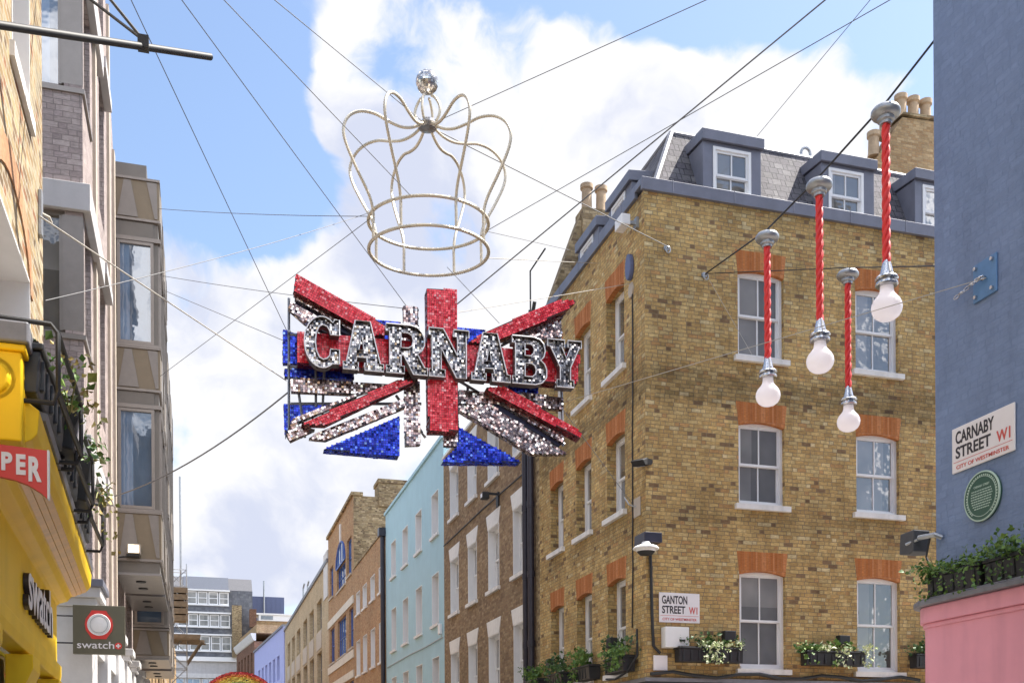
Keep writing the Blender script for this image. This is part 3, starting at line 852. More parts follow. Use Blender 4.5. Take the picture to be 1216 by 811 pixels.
# round head: white keystone, blue fan light standing in an arched recess ring
cx = (holes[1][0] + holes[1][1]) / 2; rr = (holes[1][1] - holes[1][0]) / 2
b = MB(); n = 14
b.prism([(cx + rr * math.cos(math.pi * k / n), 13.4 + 1.25 * math.sin(math.pi * k / n)) for k in range(n + 1)], lambda u, v, w: (u, w, v), -.012, .05)
fan = b.build('fanlight', M['glassbl'], TA)
b = MB(); b.tube([(cx + rr * math.cos(math.pi * k / n), -.03, 13.4 + 1.25 * math.sin(math.pi * k / n)) for k in range(n + 1)], .06, 6)
for k in range(-1, 2): b.box(cx + k * .95 - .05, cx + k * .95 + .05, -.05, -.013, 13.4, 13.4 + 1.2 * math.sqrt(1 - (k * .95 / rr) ** 2))
b.box(cx - rr, cx + rr, -.05, -.013, 13.36, 13.46); b.build('glazing_bar', M['bluewin'], fan)
b = MB(); b.box(cx - .18, cx + .18, -.08, .02, 14.7, 15.7); b.build('keystone', M['sill'], TA)
b = MB(); b.box(0, W_, -.07, 0, 10.42, 10.85).box(0, W_, -.07, 0, 7.55, 7.98).box(0, W_, -.07, 0, 6.5, 6.9); b.build('stone_band', M['bandstone'], TA)
b = MB(); b.box(-.1, W_ + .1, -.12, .5, H_ + .001, H_ + .18); b.build('coping', M['gable_brick'], TA)
b = MB(); d = 9
b.quad((W_, 0, 0), (W_, d, 0), (W_, d, H_), (W_, 0, H_)); b.quad((0, 0, 0), (0, 0, H_), (0, d, H_), (0, d, 0)); b.quad((0, d, 0), (0, d, H_), (W_, d, H_), (W_, d, 0)); b.quad((0, .1, H_ - .3), (W_, .1, H_ - .3), (W_, d, H_ - .3), (0, d, H_ - .3))
b.build('side_wall', M['gable_brick'], TA)
b = MB(); b.box(W_ - 1.3, W_ + .12, 1.35, 4.2, H_ - .5, H_ + .75).box(W_ - 1.36, W_ + .18, 1.29, 4.26, H_ + .751, H_ + .95); b.build('chimney', M['gable_brick'], TA)

ew = []
for a, c in ((70.4, 73.3), (75.4, 78.3), (80.1, 83.1), (85.6, 88.9), (90.6, 93.5), (95.3, 98.0)):
    for z0, z1 in ((7.4, 9.6), (11.05, 13.1)):
        ew.append((a, c, z0, z1, {'cols': 3 if a < 80 else 2}))
BE, W_ = row_building('beige_building', 'long beige brick building with tall dark windows and cream panels', 66.62, 101, 14.7, ew, 'beige', kind='case', rec=.25, fm='bronze', glass='glassdk', sill=False)
b = MB(); b.box(-.1, W_, -.12, .4, 14.701, 14.95); b.build('coping', M['lead2'], BE)
for k, (a, c) in enumerate(((70.4, 73.3), (75.4, 78.3), (80.1, 83.1), (85.6, 88.9), (90.6, 93.5), (95.3, 98.0))):
    b = MB(); b.box(101 - c, 101 - a, -.05, .0, 9.75, 10.95); b.build('panel', M['cream'], BE)
b = MB(); b.box(W_ - 2.2, W_ - .1, -.06, .8, 12.6, 15.5); b.build('corner_pier', M['whitestone'], BE)
b = MB(); b.box(W_ - 3.4, W_ - .4, .8, 3, 15.0, 16.9); b.build('roof_hut', M['glassbl'], BE)
for x, z in ((14, 1.6), (17.5, 1.2)):
    b = MB(); b.tube([(x, .4, 14.9), (x, .4, 14.9 + z), (x + 1, .4, 15.1 + z)], .07, 6); b.build('roof_pipe', M['pewter'], BE)

# lavender building and dark brick gable where the street bends


def bend_building(name, label, p0, p1, H, m, wins, **kw):
    """p0 nearer, p1 farther street corner"""
    d = Vector((p1[0] - p0[0], p1[1] - p0[1], 0)); W = d.length
    rot = math.atan2(-d.y, -d.x)
    root = thing(name, label, 'building', (p1[0], p1[1], 0), rot)
    facade(root, (0, 0, 0), 0, W, H, wins(W), m, **kw)
    b = MB(); D = 10
    b.quad((0, 0, 0), (0, 0, H), (0, D, H), (0, D, 0)); b.quad((W, 0, 0), (W, D, 0), (W, D, H), (W, 0, H)); b.quad((0, .3, H - .3), (W, .3, H - .3), (W, D, H - .3), (0, D, H - .3))
    b.build('side_wall', M[m], root)
    return root, W


LV, W_ = bend_building('lavender_building', 'lavender painted building with a row of small dark blue windows', (7.85, 101.1), (6.35, 125), 15.2, 'lav',
                       lambda W: [(W - 3.0 - k * 3.1 - 1.9, W - 3.0 - k * 3.1, z, z + 2.4) for k in range(6) for z in (10.4, 6.2)], kind='case', rec=.3, fm='bluewin', glass='glassdk', cols=2, rows=1, sill=False)
b = MB(); b.box(0, W_, -.15, .4, 15.201, 15.4); b.build('coping', M['lead2'], LV)
b = MB(); b.box(W_ - 9, W_ - 1, 3, 6, 15.0, 17.2); rh = b.build('roof_extension', M['slate'], LV)
DK, W_ = bend_building('dark_brick_house', 'dark red brick house with a white cornice beyond the lavender building', (6.35, 125.2), (4.9, 141), 16.6, 'dkred',
                       lambda W: [(W - 1.5 - k * 2.8 - 1.5, W - 1.5 - k * 2.8, z, z + 2.9) for k in range(5) for z in (12.6, 8.4)], kind='case', rec=.25, fm='lead', glass='glassdk', cols=2, rows=2, sill=False)
b = MB(); b.prism([(0, .3), (-.12, .4), (-.35, .9), (-.4, 1.15), (.2, 1.15), (.2, .3)], lambda u, v, w: (w, u, v + 16.4), 0, W_); b.build('cornice', M['whitestone'], DK)
b = MB(); b.box(.1, W_ - .1, .3, 8, 17.62, 18.6); b.build('parapet', M['tan_brick'], DK)

# far office building closing the view
FB = thing('far_office_building', 'grey slate hung building with rows of white windows closing the end of the street', 'building', (-14, 150, 0))
ox = 14
fw = []
for z0, z1, sh in ((24.45, 26.2, 0), (21.4, 23.1, .15), (18.1, 20.1, .3)):
    for k in range(7):
        x0 = ox - 5.55 + sh + k * 1.41
        fw.append((x0, x0 + 1.30, z0, z1))
facade(FB, (0, 0, 0), 0, 21.4, 26.5, fw, 'slatehung', kind='case', rec=.02, cols=1, rows=2, fm='white', glass='glass', sill=False, z0=17.2)
b = MB()
for z0, z1, sh in ((24.45, 26.2, 0), (21.4, 23.1, .15), (18.1, 20.1, .3)):
    b.box(ox - 6, ox + 4.35 + sh, -.35, .0, z1 + .06, z1 + .28); b.box(ox - 6, ox + 4.25 + sh, -.2, 0, z0 - .18, z0)
b.box(0, 21.4, -.5, 0, 16.6, 17.2); b.build('white_band', M['white'], FB)
b = MB(); b.box(0, 21.4, -.1, 6, 0, 16.6); b.build('base_wall', M['conc'], FB)
b = MB(); b.box(0, 21.4, -.4, 0, 14.3, 14.9).box(0, 21.4, -.3, -.1, 12.2, 12.5); b.build('cornice', M['whitestone'], FB)
for k in range(6):
    add_window(FB, (ox - 5 + k * 2.2, -.13, 12.6), 0, 1.9, 1.6, 'case', rec=-.02, fm='white', glass='glassbl', sill=False)
b = MB(); b.prism([(0, 26.5), (2.2, 28.5), (9, 28.5), (9, 0), (.3, 0), (.3, 26.3)], lambda u, v, w: (w, u, v), 0, 21.38); b.build('roof', M['roofgrey'], FB)
b = MB(); b.prism([(-.05, 26.55), (2.1, 28.52), (2.2, 28.6), (0, 26.6)], lambda u, v, w: (w, u, v), 14.2 - 2, 18.2); b.build('skylight', M['roofgrey2'], FB)
b = MB(); b.box(18.6, 19.9, -1.2, -.36, 17.2, 24.3); b.build('stair_shaft', M['gable_brick'], FB)
NB = thing('navy_clad_block', 'dark navy clad rooftop block with a thin flue in front', 'building', (7.6, 156, 0))
b = MB(); b.box(0, 4.6, 0, 8, 0, 26.8)
for k in range(7): b.box(.1 + k * .66, .16 + k * .66, -.05, -.001, 10, 26.7)
b.build('wall', M['navyclad'], NB)
b = MB(); b.tube([(1.7, -.4, 12), (1.7, -.4, 29.0)], .12, 8); b.build('flue', M['pewter'], NB)
WH = thing('white_roof_dormer', 'small white roof extension with brick chimney below the navy block', 'building', (7.3, 146, 0))
b = MB(); b.box(0, 5.2, 0, 5, 0, 21.9); b.build('wall', M['tan_brick'], WH)
b = MB(); b.box(.7, 5.2, -.15, 3, 21.901, 22.7).box(.4, 5.4, -.3, 3, 22.701, 22.9); b.build('dormer', M['white'], WH)
b = MB(); b.box(1.0, 2.6, -.2, -.152, 22.05, 22.6); b.build('pane', M['glassdk'], WH)
b = MB(); b.box(-.5, .4, -.3, 1, 21.0, 23.4); b.build('chimney', M['dkred'], WH)

# ------------------------------------------------------------------ text helper


def text_mesh(body, size, m, depth=.004, bold=.0, align='LEFT', sx=1.0, space=1.0):
    cu = bpy.data.curves.new('text', 'FONT')
    cu.body = body; cu.size = size; cu.extrude = depth; cu.offset = bold; cu.align_x = align; cu.space_character = space
    cu.resolution_u = 4
    o = bpy.data.objects.new('text', cu)
    COL.objects.link(o)
    bpy.context.view_layer.update()
    dg = bpy.context.evaluated_depsgraph_get()
    me = bpy.data.meshes.new_from_object(o.evaluated_get(dg), depsgraph=dg)
    bpy.data.objects.remove(o); bpy.data.curves.remove(cu)
    # stand the text up: x right, z up, facing -y
    for v in me.vertices:
        x, y, z = v.co
        v.co = (x * sx, -z, y)
    me.materials.clear(); me.materials.append(m)
    me.update()
    return me


def fit_text(name, body, x0, x1, z0, z1, y, m, parent, depth=.004, bold=0, space=1.0):
    """text scaled to fill the box x0..x1, z0..z1 just in front of y"""
    me = text_mesh(body, 1.0, m, 1, bold, space=space)
    xs = [v.co.x for v in me.vertices]; zs = [v.co.z for v in me.vertices]
    ax, az = min(xs), min(zs); kx = (x1 - x0) / (max(xs) - ax); kz = (z1 - z0) / (max(zs) - az)
    for v in me.vertices:
        v.co = ((v.co.x - ax) * kx + x0, y - depth if v.co.y < 0 else y, (v.co.z - az) * kz + z0)
    me.name = name
    return put(name, me, parent)


# ------------------------------------------------------------------ left side: near brick building with the yellow shop
LX = -1.25
NB_ = thing('yellow_shop_building', 'sunlit golden brick building with a glossy yellow shopfront', 'building', (LX, 9.75, 0), RIGHTWARD)
# its wall frame: x runs up the street, the far corner is x=0
fl = lambda Y: Y - 9.75
holes = [(fl(7.4), fl(8.97), 3.95, 5.45), (fl(8.2), fl(9.02), 6.78, 8.7), (fl(4.4), fl(5.9), 3.95, 5.45), (fl(4.2), fl(5.4), 6.78, 8.7)]
b = MB(); wall_holes(b, 0, 12.5, holes, .42, z0=3.0, x0=-16); b.build('wall', M['stock_sun'], NB_)
for k, (a, c, z0, z1) in enumerate(holes):
    w, h = c - a, z1 - z0
    add_window(NB_, ((a + c) / 2, 0, z0), 0, w, h, 'sash', rec=.40, liner='white', sill=True, sill_h=.11)
    if k % 2 == 0:
        bb = MB(); n = 14
        pts = [(-w / 2 - .13, -.10), (-w / 2, -.10)]
        pts += [(-w / 2 * math.cos(math.pi * q / n), -.10 + .45 * math.sin(math.pi * q / n)) for q in range(1, n)] + [(w / 2, -.10), (w / 2 + .13, -.10)]
        pts += [((w / 2 + .13) * math.cos(math.pi * q / n), -.10 + .66 * math.sin(math.pi * q / n)) for q in range(1, n)]
        bb.prism(pts, lambda u, v, q: ((a + c) / 2 + u, q, z1 + v), -.012, .02); bb.build('brick_arch', M['archsun'], NB_)
b = MB(); b.quad((0, 0, 0), (0, 10, 0), (0, 10, 12.5), (0, 0, 12.5)); b.quad((-16, .3, 12.3), (0, .3, 12.3), (0, 10, 12.3), (-16, 10, 12.3)); b.build('side_wall', M['stock_sun'], NB_)
b = MB(); b.box(-16, .05, -.1, .3, 12.501, 12.7); b.build('coping', M['conc'], NB_)
# shopfront, turned slightly off the wall line
SR = R(2.2)
SF = MB()
prof = [(.02, 2.36), (-.10, 2.36), (-.11, 2.42), (-.11, 2.50), (-.075, 2.53), (-.075, 3.02), (-.10, 3.04), (-.16, 3.06), (-.19, 3.10), (-.32, 3.16), (-.345, 3.19), (-.355, 3.30), (-.30, 3.34), (.02, 3.40)]
SF.prism(prof, lambda u, v, w: (w, u, v), -4.40, -.02)
SF.prism([(.02, 2.36), (-.10, 2.36), (-.11, 2.5), (-.075, 2.53), (-.075, 3.02), (-.10, 3.04), (-.13, 3.10), (-.13, 3.25), (.02, 3.28)], lambda u, v, w: (w, u, v), -9.5, -4.4005)
for x in (-8.2, -6.2, -4.2, -2.35, -.45):
    SF.box(x - .17, x + .17, -.06, .02, 0, 2.14)
    SF.prism([(.02, 2.10), (-.07, 2.10), (-.09, 2.14), (-.14, 2.25), (-.14, 2.34), (.02, 2.34)], lambda u, v, w: (w, u, v), x - .22, x + .22)
sf = SF.build('shopfront', M['yellow'], NB_, (.0, -.02, 0), SR, bevel=.006)
b = MB(); b.prism([(-.20, 3.345), (-.36, 3.325), (-.37, 3.36), (.0, 3.47), (.02, 3.43)], lambda u, v, w: (w, u, v), -4.17, -.0); b.build('lead_flashing', M['lead2'], sf)
b = MB()
for k in range(3):
    y_ = -.205 - k * .038; z_ = 3.107 + (-.205 - y_) * .46
    b.prism([(y_, z_ - .006), (y_ - .034, z_ + .0095), (y_ - .034, z_ + .02), (y_, z_ + .005)], lambda u, v, w: (w, u, v), -4.18, -.021)
b.build('soffit_boards', M['wood'], sf)
b = MB(); b.box(-9.4, -.1, .05, .07, .4, 2.36); b.build('shop_window', M['glassdk'], sf)
# letters: 3-D, dark sides and pale faces
fit_text('letter_sides', 'swatch', -2.52, -.86, 2.64, 2.98, -.078, M['ink'], sf, .032, .016, .95)
fit_text('letter_faces', 'swatch', -2.52, -.86, 2.64, 2.98, -.111, M['white'], sf, .003, .010, .95)
# corbel block with a roundel at the near end of the cornice
b = MB(); b.box(-4.50, -4.22, -.29, .05, 3.12, 3.53); b.box(-4.52, -4.20, -.31, .05, 3.53, 3.56)
b.lathe([(0, -.03), (.07, -.03), (.075, -.02), (.075, 0), (.10, 0)], (-4.50, -.165, 3.40), 20, 'X'); b.build('corbel', M['yellow'], sf, bevel=.008)
b = MB(); b.box(-4.54, -4.18, -.325, .08, 3.561, 3.66); b.build('corbel_cap', M['lead2'], sf, bevel=.01)

# red projecting sign cut by the picture edge
RY = 4.2
pr_ = on_y(58, 533, RY)
RS = thing('red_shop_sign', 'red projecting sign with white capitals and a curved lower edge', 'sign', pr_)
q_ = (pr_ - EYE).dot(fwd) / F_PX
rx = lambda px: (px - 58) * q_ * .987
rz = lambda py: (533 - py) * q_
low = [(58, 593), (50, 587), (36, 578.5), (20, 573), (0, 570), (-60, 566), (-76, 566)]
pts = [(rx(-76), rz(528)), (rx(56.5), rz(536))] + [(rx(min(x, 56.5)), rz(z)) for x, z in low]
b = MB(); b.prism(pts, lambda u, v, w: (u, w, v), -.012, .012); b.build('panel', M['red'], RS)
b = MB(); b.box(rx(56.6), rx(58.6), -.014, .014, rz(593.5), rz(535.5)); b.build('edge', M['white2'], RS)
for ch, xa, xb, zt, zb2 in (('S', -28, -14, 538, 557), ('U', -10.5, 2.5, 540, 559.5), ('P', 6.5, 18.5, 541.5, 563), ('E', 22.5, 33, 543, 567), ('R', 36, 50.5, 544.5, 574)):
    fit_text('lettering', ch, rx(xa), rx(xb), rz(zb2), rz(zt), -.0122, M['signwhite'], RS, .003, .045)
b = MB(); b.tube([(rx(-90), .02, rz(540)), (rx(40), .02, rz(540))], .008, 6); b.build('bracket', M['black'], RS)

# ------------------------------------------------------------------ left side: grey building with wrap-round windows and bronze bays
GX, GYY = -1.57, 16.5
GB = thing('grey_modern_building', 'stone and purple grey brick building with bronze bay windows over the street', 'building', (GX, GYY, 0))
# face looking back down the street (local y = 0, x from -7 to 0)
lev = [(4.45, 6.12), (7.98, 9.78), (11.58, 13.30), (15.0, 16.2)]
WX0 = -1.45      # window width on this face
b = MB()
hs = [(WX0, 0.0, z0, z1) for z0, z1 in lev] + [(WX0 - 2.6, WX0 - 1.2, z0, z1) for z0, z1 in lev]
wall_holes(b, .0, 16.4, [(a, c - .001, z0, z1) for a, c, z0, z1 in hs], .25, z0=4.0, x0=-7)
b.build('wall', M['purple'], GB)
b = MB(); b.box(-7, -.02, .3, 3.85, 16.0, 16.25).box(-7, -.02, 3.86, 17.9, 13.7, 13.95); b.build('roof', M['roofgrey'], GB)
# long face towards the street: a stone front with brick strips set back
b = MB()
WL = 18.0
sw = [(.0015, 1.15, z0, z1) for z0, z1 in lev] + [(2.75, 3.75, z0 - .3, z1 + .3) for z0, z1 in lev] + [(x, x + 1.2, z0 - .3, z1 + .3) for x in (9.6, 15.4) for z0, z1 in lev[:3]]
wall_holes(b, 3.9, 16.3, [h for h in sw if h[0] < 3.9], .25, z0=4.0)
wall_holes(b, WL, 14.05, [h for h in sw if h[0] > 3.9], .25, z0=4.0, x0=3.9)
b.prism([(3.9, 14.05), (3.9, 16.3), (6.0, 14.05)], lambda u, v, w: (u, w, v), 0, .4)
b.build('street_wall', M['purple'], GB, (0, 0, 0), RIGHTWARD)
for x0, x1 in ((1.55, 1.80), (4.35, 4.6), (5.6, 5.85)):
    b = MB(); b.box(x0, x1, -.05, .0, 4.5, 13.9 if x0 > 5 else 15.9); b.build('stone_strip', M['cream'], GB, (0, 0, 0), RIGHTWARD)
for k, (z0, z1) in enumerate(lev):
    fm = 'bronze' if k else 'navyclad'
    # pane towards the camera, bronze post, side pane, hood and sill wrapping the corner
    o = add_window(GB, ((WX0) / 2, 0, z0), 0, -WX0, z1 - z0, 'case', rec=.05, fm=fm, glass='glassbl' if k == 2 else 'glass', cols=1, rows=1, sill=False)
    b = MB(); b.box(-.28, -.001, .0, .16, z0 + .06, z1 - .06).box(-.33, -.28, .03, .14, z0 + .06, z1 - .06); b.build('post', M[fm], o, (-WX0 / 2, 0, -z0))
    o2 = add_window(GB, (-.06, .16 + .50, z0), RIGHTWARD, 1.0, z1 - z0, 'case', rec=.04, fm=fm, glass='glassbl', cols=1, rows=1, sill=False)
    b = MB(); b.box(WX0 - .02, .035, -.03, .10, z0 - .07, z0 + .0).box(-.1, .035, .10, 1.2, z0 - .07, z0); b.build('sill', M[fm], GB)
    if k < 3:
        b = MB(); b.box(WX0 - .9, .11, -.08, .0, z1, z1 + .40).box(.001, .11, 0, 2.4, z1, z1 + .40); b.build('hood', M['conc'], GB, bevel=.01)
        b = MB(); b.box(.003, .13, 2.6, 3.9, z1 + .31, z1 + .50); b.build('hood', M['conc'], GB)
    add_window(GB, (-.0, 3.25, z0 - .3), RIGHTWARD, 1.0, z1 - z0 + .6, 'case', rec=.15, fm=fm, glass='glassdk', cols=1, rows=1, sill=False)
    add_window(GB, (WX0 - 1.9, 0, z0), 0, 1.4, z1 - z0, 'case', rec=.12, fm=fm, glass='glass', cols=2, rows=1, sill=False)
for x in (9.6, 15.4):
    for z0, z1 in lev[:3]: add_window(GB, (0, x + .6, z0 - .3), RIGHTWARD, 1.2, z1 - z0 + .6, 'case', rec=.15, fm='bronze', glass='glassdk', cols=1, rows=1, sill=False)
# ground floor: white piers with moulded caps, dark shop windows
b = MB()
for y in (-.0, 2.6, 5.2, 7.8, 10.4, 13, 15.6):
    b.box(-.42, .12, y - .10 if y else -.22, y + .5, 0, 3.98)
    b.box(-.48, .18, y - .16 if y else -.28, y + .56, 3.98, 4.10).box(-.52, .24, y - .2 if y else -.34, y + .6, 4.10, 4.25)
b.box(-7, -.42, -.02, .3, 3.55, 4.0)
b.box(-.4, .06, .5, WL, 3.45, 3.97)
b.build('ground_floor_piers', M['whitestone'], GB, bevel=.012)
b = MB(); b.box(-.56, .28, -.4, .64, 4.251, 4.36).box(-7, -.5, -.2, .0, 4.1, 4.3); b.build('pier_cap', M['lead'], GB, bevel=.01)
b = MB(); b.box(-.35, -.3, .5, WL, .3, 3.45).box(-7, -.42, .12, .16, .3, 3.55); b.build('shop_window', M['glassdk'], GB)


def bay(y0, y1, zb, zt, px, panels):
    """projecting bronze bay; px = projection; built in GB's frame"""
    b = MB()
    b.box(.001, px - .03, y0 + .02, y1 - .02, zb + .05, zt)
    body = b.build('bay', M['bronze2'], GB)
    zs = panels
    for kind, z0, z1 in zs:
        if kind == 'glass':
            m_ = casement_meshes(px - .16, z1 - z0, -.03, 'bronze', 'glassbl', 1, 1, )
            w_ = put('window', m_[0], body, (px / 2 - .04, y0, z0)); put('pane', m_[1], w_)
            m_ = casement_meshes(y1 - y0 - .1, z1 - z0, -.03, 'bronze', 'glassbl', 2, 1)
            w_ = put('window', m_[0], body, (px - .02, (y0 + y1) / 2, z0), RIGHTWARD); put('pane', m_[1], w_)
            b = MB(); b.box(0.002, px + .02, y0 - .05, y1 + .02, z0 - .07, z0 - .01); b.build('trim', M['bronze'], body)
            b = MB(); b.box(.002, px + .02, y0 - .04, y1 + .02, z1 + .01, z1 + .09); b.build('trim', M['bronze'], body)
        elif kind == 'fold':
            b = MB(); b.box(0.002, px - .0, y0 - .012, y0 + .018, z0, z1).box(px - .029, px, y0 + .02, y1, z0, z1); b.build('spandrel', M['bronze3'], body)
            b = MB(); h = z1 - z0 - .05
            P = lambda u, v: (u * (px - .02) + .01, y0 - .013, z0 + .03 + v * h)
            Q = lambda u, v: (px + .001, y0 + u * (y1 - y0), z0 + .03 + v * h)
            for fn in (P, Q):
                def pr(pts, dz):
                    i = len(b.v)
                    for off in (0, dz):
                        for u, v in pts:
                            x, y, z = fn(u, v); b.v.append((x, y - off, z) if fn is P else (x + off, y, z))
                    n = len(pts)
                    b.f.append(tuple(i + n + q for q in range(n)))
                    for q in range(n): b.f.append((i + q, i + (q + 1) % n, i + n + (q + 1) % n, i + n + q))
                pr([(.05, .0), (.20, 1), (.36, 1), (.52, .0)], .02)
                pr([(.72, 1), (.95, 1), (.97, .0), (.90, .0)], .02)
            b.build('folded_facets', M['bronze4'], body)
            b = MB(); b.box(.002, px + .012, y0 - .045, y1 + .01, z1 + .001, z1 + .05); b.build('trim', M['bronze'], body)
            b = MB(); b.box(.002, px + .012, y0 - .045, y1 + .01, z0 - .05, z0 - .001); b.build('trim', M['bronze'], body)
        elif kind == 'plain':
            b = MB(); b.box(.002, px - .12, y0 - .008, y0 + .018, z0, z1); b.build('band', M['bronze2'], body)
    b = MB(); b.box(.0, px, y0, y1, zb, zb + .049)
    so = b.build('soffit', M['steel'], body)
    for q in (.32, .68):
        b = MB(); b.lathe([(.0, -.02), (.10, -.02), (.10, -.0015), (.085, -.004), (.0, -.004)], (px * .5, y0 + (y1 - y0) * q, zb), 16); b.build('downlight', M['black'], so)
    return body


stack = [('fold', 12.93, 13.72), ('plain', 12.56, 12.86), ('glass', 10.36, 12.46), ('fold', 9.44, 10.26), ('plain', 9.12, 9.38), ('glass', 6.98, 9.03), ('fold', 5.95, 6.88)]
b1 = bay(6.3, 8.7, 5.62, 13.75, .87, stack)
b = MB(); b.box(.0, .62, 6.35, 8.4, 13.78, 14.08); b.build('bay_roof', M['bronze2'], GB)
bay(9.0, 11.4, 5.62, 13.75, .87, stack)
bay(11.9, 14.3, 4.45, 12.5, .87, [('fold', 11.3, 12.3), ('glass', 9.2, 11.2), ('fold', 8.2, 9.1), ('glass', 6.5, 8.1), ('glass', 5.35, 6.2), ('fold', 4.55, 5.2)])
bay(15.0, 17.6, 4.45, 12.5, .87, [('fold', 11.3, 12.3), ('glass', 9.2, 11.2), ('fold', 8.2, 9.1), ('glass', 6.5, 8.1), ('glass', 5.35, 6.2), ('fold', 4.55, 5.2)])

# further left-hand terrace, mostly hidden behind the bays
LT = thing('far_left_terrace', 'narrow strip of grey terrace beyond the bronze bays', 'building', (-1.75, 34.6, 0), RIGHTWARD)
facade(LT, (0, 0, 0), 0, 60, 11.5, [(2 + k * 3.6, 3.6 + k * 3.6, z, z + 1.9) for k in range(15) for z in (4.6, 8.2)], 'tan_brick', rec=.15, lintel='cream', lh=.25)
b = MB(); b.quad((0, 0, 0), (0, 9, 0), (0, 9, 11.5), (0, 0, 11.5)); b.quad((0, .2, 11.3), (60, .2, 11.3), (60, 9, 11.3), (0, 9, 11.3)); b.build('side_wall', M['tan_brick'], LT)

# square projecting shop sign with a watch emblem
p = on_y(118, 748, 15.9)
BS = thing('square_projecting_sign', 'square olive grey projecting sign with a red watch emblem', 'sign', (p.x, 15.9, p.z))
b = MB(); b.box(-.345, .345, -.05, .05, -.345, .345); b.build('panel', mat('olive_sign_panel', (.135, .125, .085), .35, metal=.3, var=.06), BS, bevel=.006)
b = MB(); ocx, ocz = 0, .06
oc = [(-.10, .245), (.10, .245), (.125, .20), (.19, .12), (.195, .0), (.19, -.12 + .1), (.125, -.10), (.10, -.145), (-.10, -.145), (-.125, -.10), (-.19, -.02), (-.195, .06), (-.19, .12), (-.125, .20)]
oc = [(-.10, .19), (.10, .19), (.125, .15), (.18, .08), (.195, .0), (.18, -.08), (.125, -.15), (.10, -.19), (-.10, -.19), (-.125, -.15), (-.18, -.08), (-.195, 0), (-.18, .08), (-.125, .15)]
b.prism([(x * .96, z * 1.05 + .07) for x, z in oc], lambda u, v, w: (u, w, v), -.062, -.0505); b.build('watch_emblem', M['red'], BS)
b = MB(); b.lathe([(0, -.075), (.115, -.075), (.135, -.068), (.15, -.075), (.155, -.07), (.155, -.063), (0, -.063)], (0, 0, .07), 28, 'Y'); b.build('watch_face', M['white'], BS, smooth=True)
b = MB(); b.lathe([(.113, -.0765), (.113, -.080), (.119, -.080), (.119, -.0765)], (0, 0, .07), 28, 'Y'); b.build('watch_bezel', M['pewter'], BS)
fit_text('lettering', 'swatch', -.29, .20, -.265, -.165, -.0505, M['signwhite'], BS, .006, .004)
b = MB(); b.lathe([(0, -.058), (.048, -.058), (.048, -.0505), (0, -.0505)], (.255, 0, -.222), 20, 'Y'); b.build('badge', M['red'], BS)
b = MB(); b.box(.255 - .010, .255 + .010, -.063, -.0585, -.252, -.192).box(.225, .285, -.0632, -.0586, -.232, -.212); b.build('badge_cross', M['signwhite'], BS)
b = MB(); b.tube([(-.62, 0, .19), (-.345, 0, .19)], .012, 6).tube([(-.62, 0, -.19), (-.345, 0, -.19)], .012, 6).box(-.64, -.62, -.03, .03, -.26, .26); b.build('bracket', M['black'], BS)

# lit wall lamp below the first bay
p = on_y(159, 653, 22.6)
WLp = thing('wall_lamp', 'small lit square wall lamp on a bracket under the bronze bay', 'lamp', (p.x, p.y, p.z))
b = MB(); b.box(-.13, .13, -.10, .10, -.09, .11).box(-.05, .05, .10, .16, -.03, .05); b.build('housing', M['bronze4'], WLp, bevel=.01)
em, N_, L_, P_ = new_mat('lit_lamp_lens'); P_.inputs['Emission Color'].default_value = (1, .82, .55, 1); P_.inputs['Emission Strength'].default_value = 2.2; P_.inputs['Base Color'].default_value = (.8, .7, .5, 1)
b = MB(); b.box(-.10, .10, -.112, -.101, -.065, .085); b.build('lens', em, WLp)
b = MB(); b.tube([(-.35, .05, -.16), (-.1, .0, -.13), (.0, .0, -.09)], .02, 6).box(-.14, .1, -.1, .1, -.13, -.10); b.build('bracket', M['black'], WLp)

# scaffold tower and mast
SCF = thing('scaffold_tower', 'slender scaffold lattice tower with a timber platform and tall mast', 'scaffold', (-1.25, 52.0, 0))
b = MB(); S = .78
for x in (0, S):
    for y in (0, S): b.tube([(x, y, 0), (x, y, 11.4)], .028, 6)
b.build('standard', M['pewter'], SCF)
b = MB()
for k in range(15):
    z = .2 + k * .78
    b.tube([(0, 0, z), (S, 0, z)], .02, 5).tube([(0, S, z), (S, S, z)], .02, 5).tube([(0, 0, z), (0, S, z)], .02, 5).tube([(S, 0, z), (S, S, z)], .02, 5)
    if k < 14: b.tube([(0, 0, z), (S, 0, z + .78)] if k % 2 else [(S, 0, z), (0, 0, z + .78)], .02, 5).tube([(0, S, z + .78), (S, S, z)], .016, 5).tube([(0, 0, z + .78), (0, S, z)], .016, 5)
b.build('bracing', M['pewter'], SCF)
b = MB()
for k in range(6): b.box(-.1 + k * .05, 1.35 + k * .06, -.6 + k * .35, -.28 + k * .35, 7.75, 7.80)
b.box(-.1, 1.4, -.62, -.58, 7.8, 8.0).box(-.1, 1.6, 1.5, 1.54, 7.8, 8.0)
for k in range(5): b.tube([(S, -.4 + k * .45, 6.7), (1.45, -.4 + k * .45, 7.75)], .025, 5)
b.build('platform', M['timber'], SCF)
b = MB()
for k in range(5): b.box(-.05, S + .05, -.05 , S, 8.7 + k * .33, 8.72 + k * .33 + .24)
b.build('hoarding_boards', M['timber'], SCF)
b = MB(); b.tube([(.52, .3, 9.8), (.5, .3, 15.6)], .045, 8); b.build('mast', M['pewter'], SCF)

# ------------------------------------------------------------------ the hanging union-flag sign
SA = R(-3)
S0 = on_y(505, 445, 15.5)
SU = Vector((math.cos(SA), math.sin(SA), 0)); SN = Vector((math.sin(SA), -math.cos(SA), 0))
FS = thing('hanging_flag_sign', 'big hanging union flag sign of red, blue and silver mirror tiles with white edged capitals', 'sign', S0, SA)


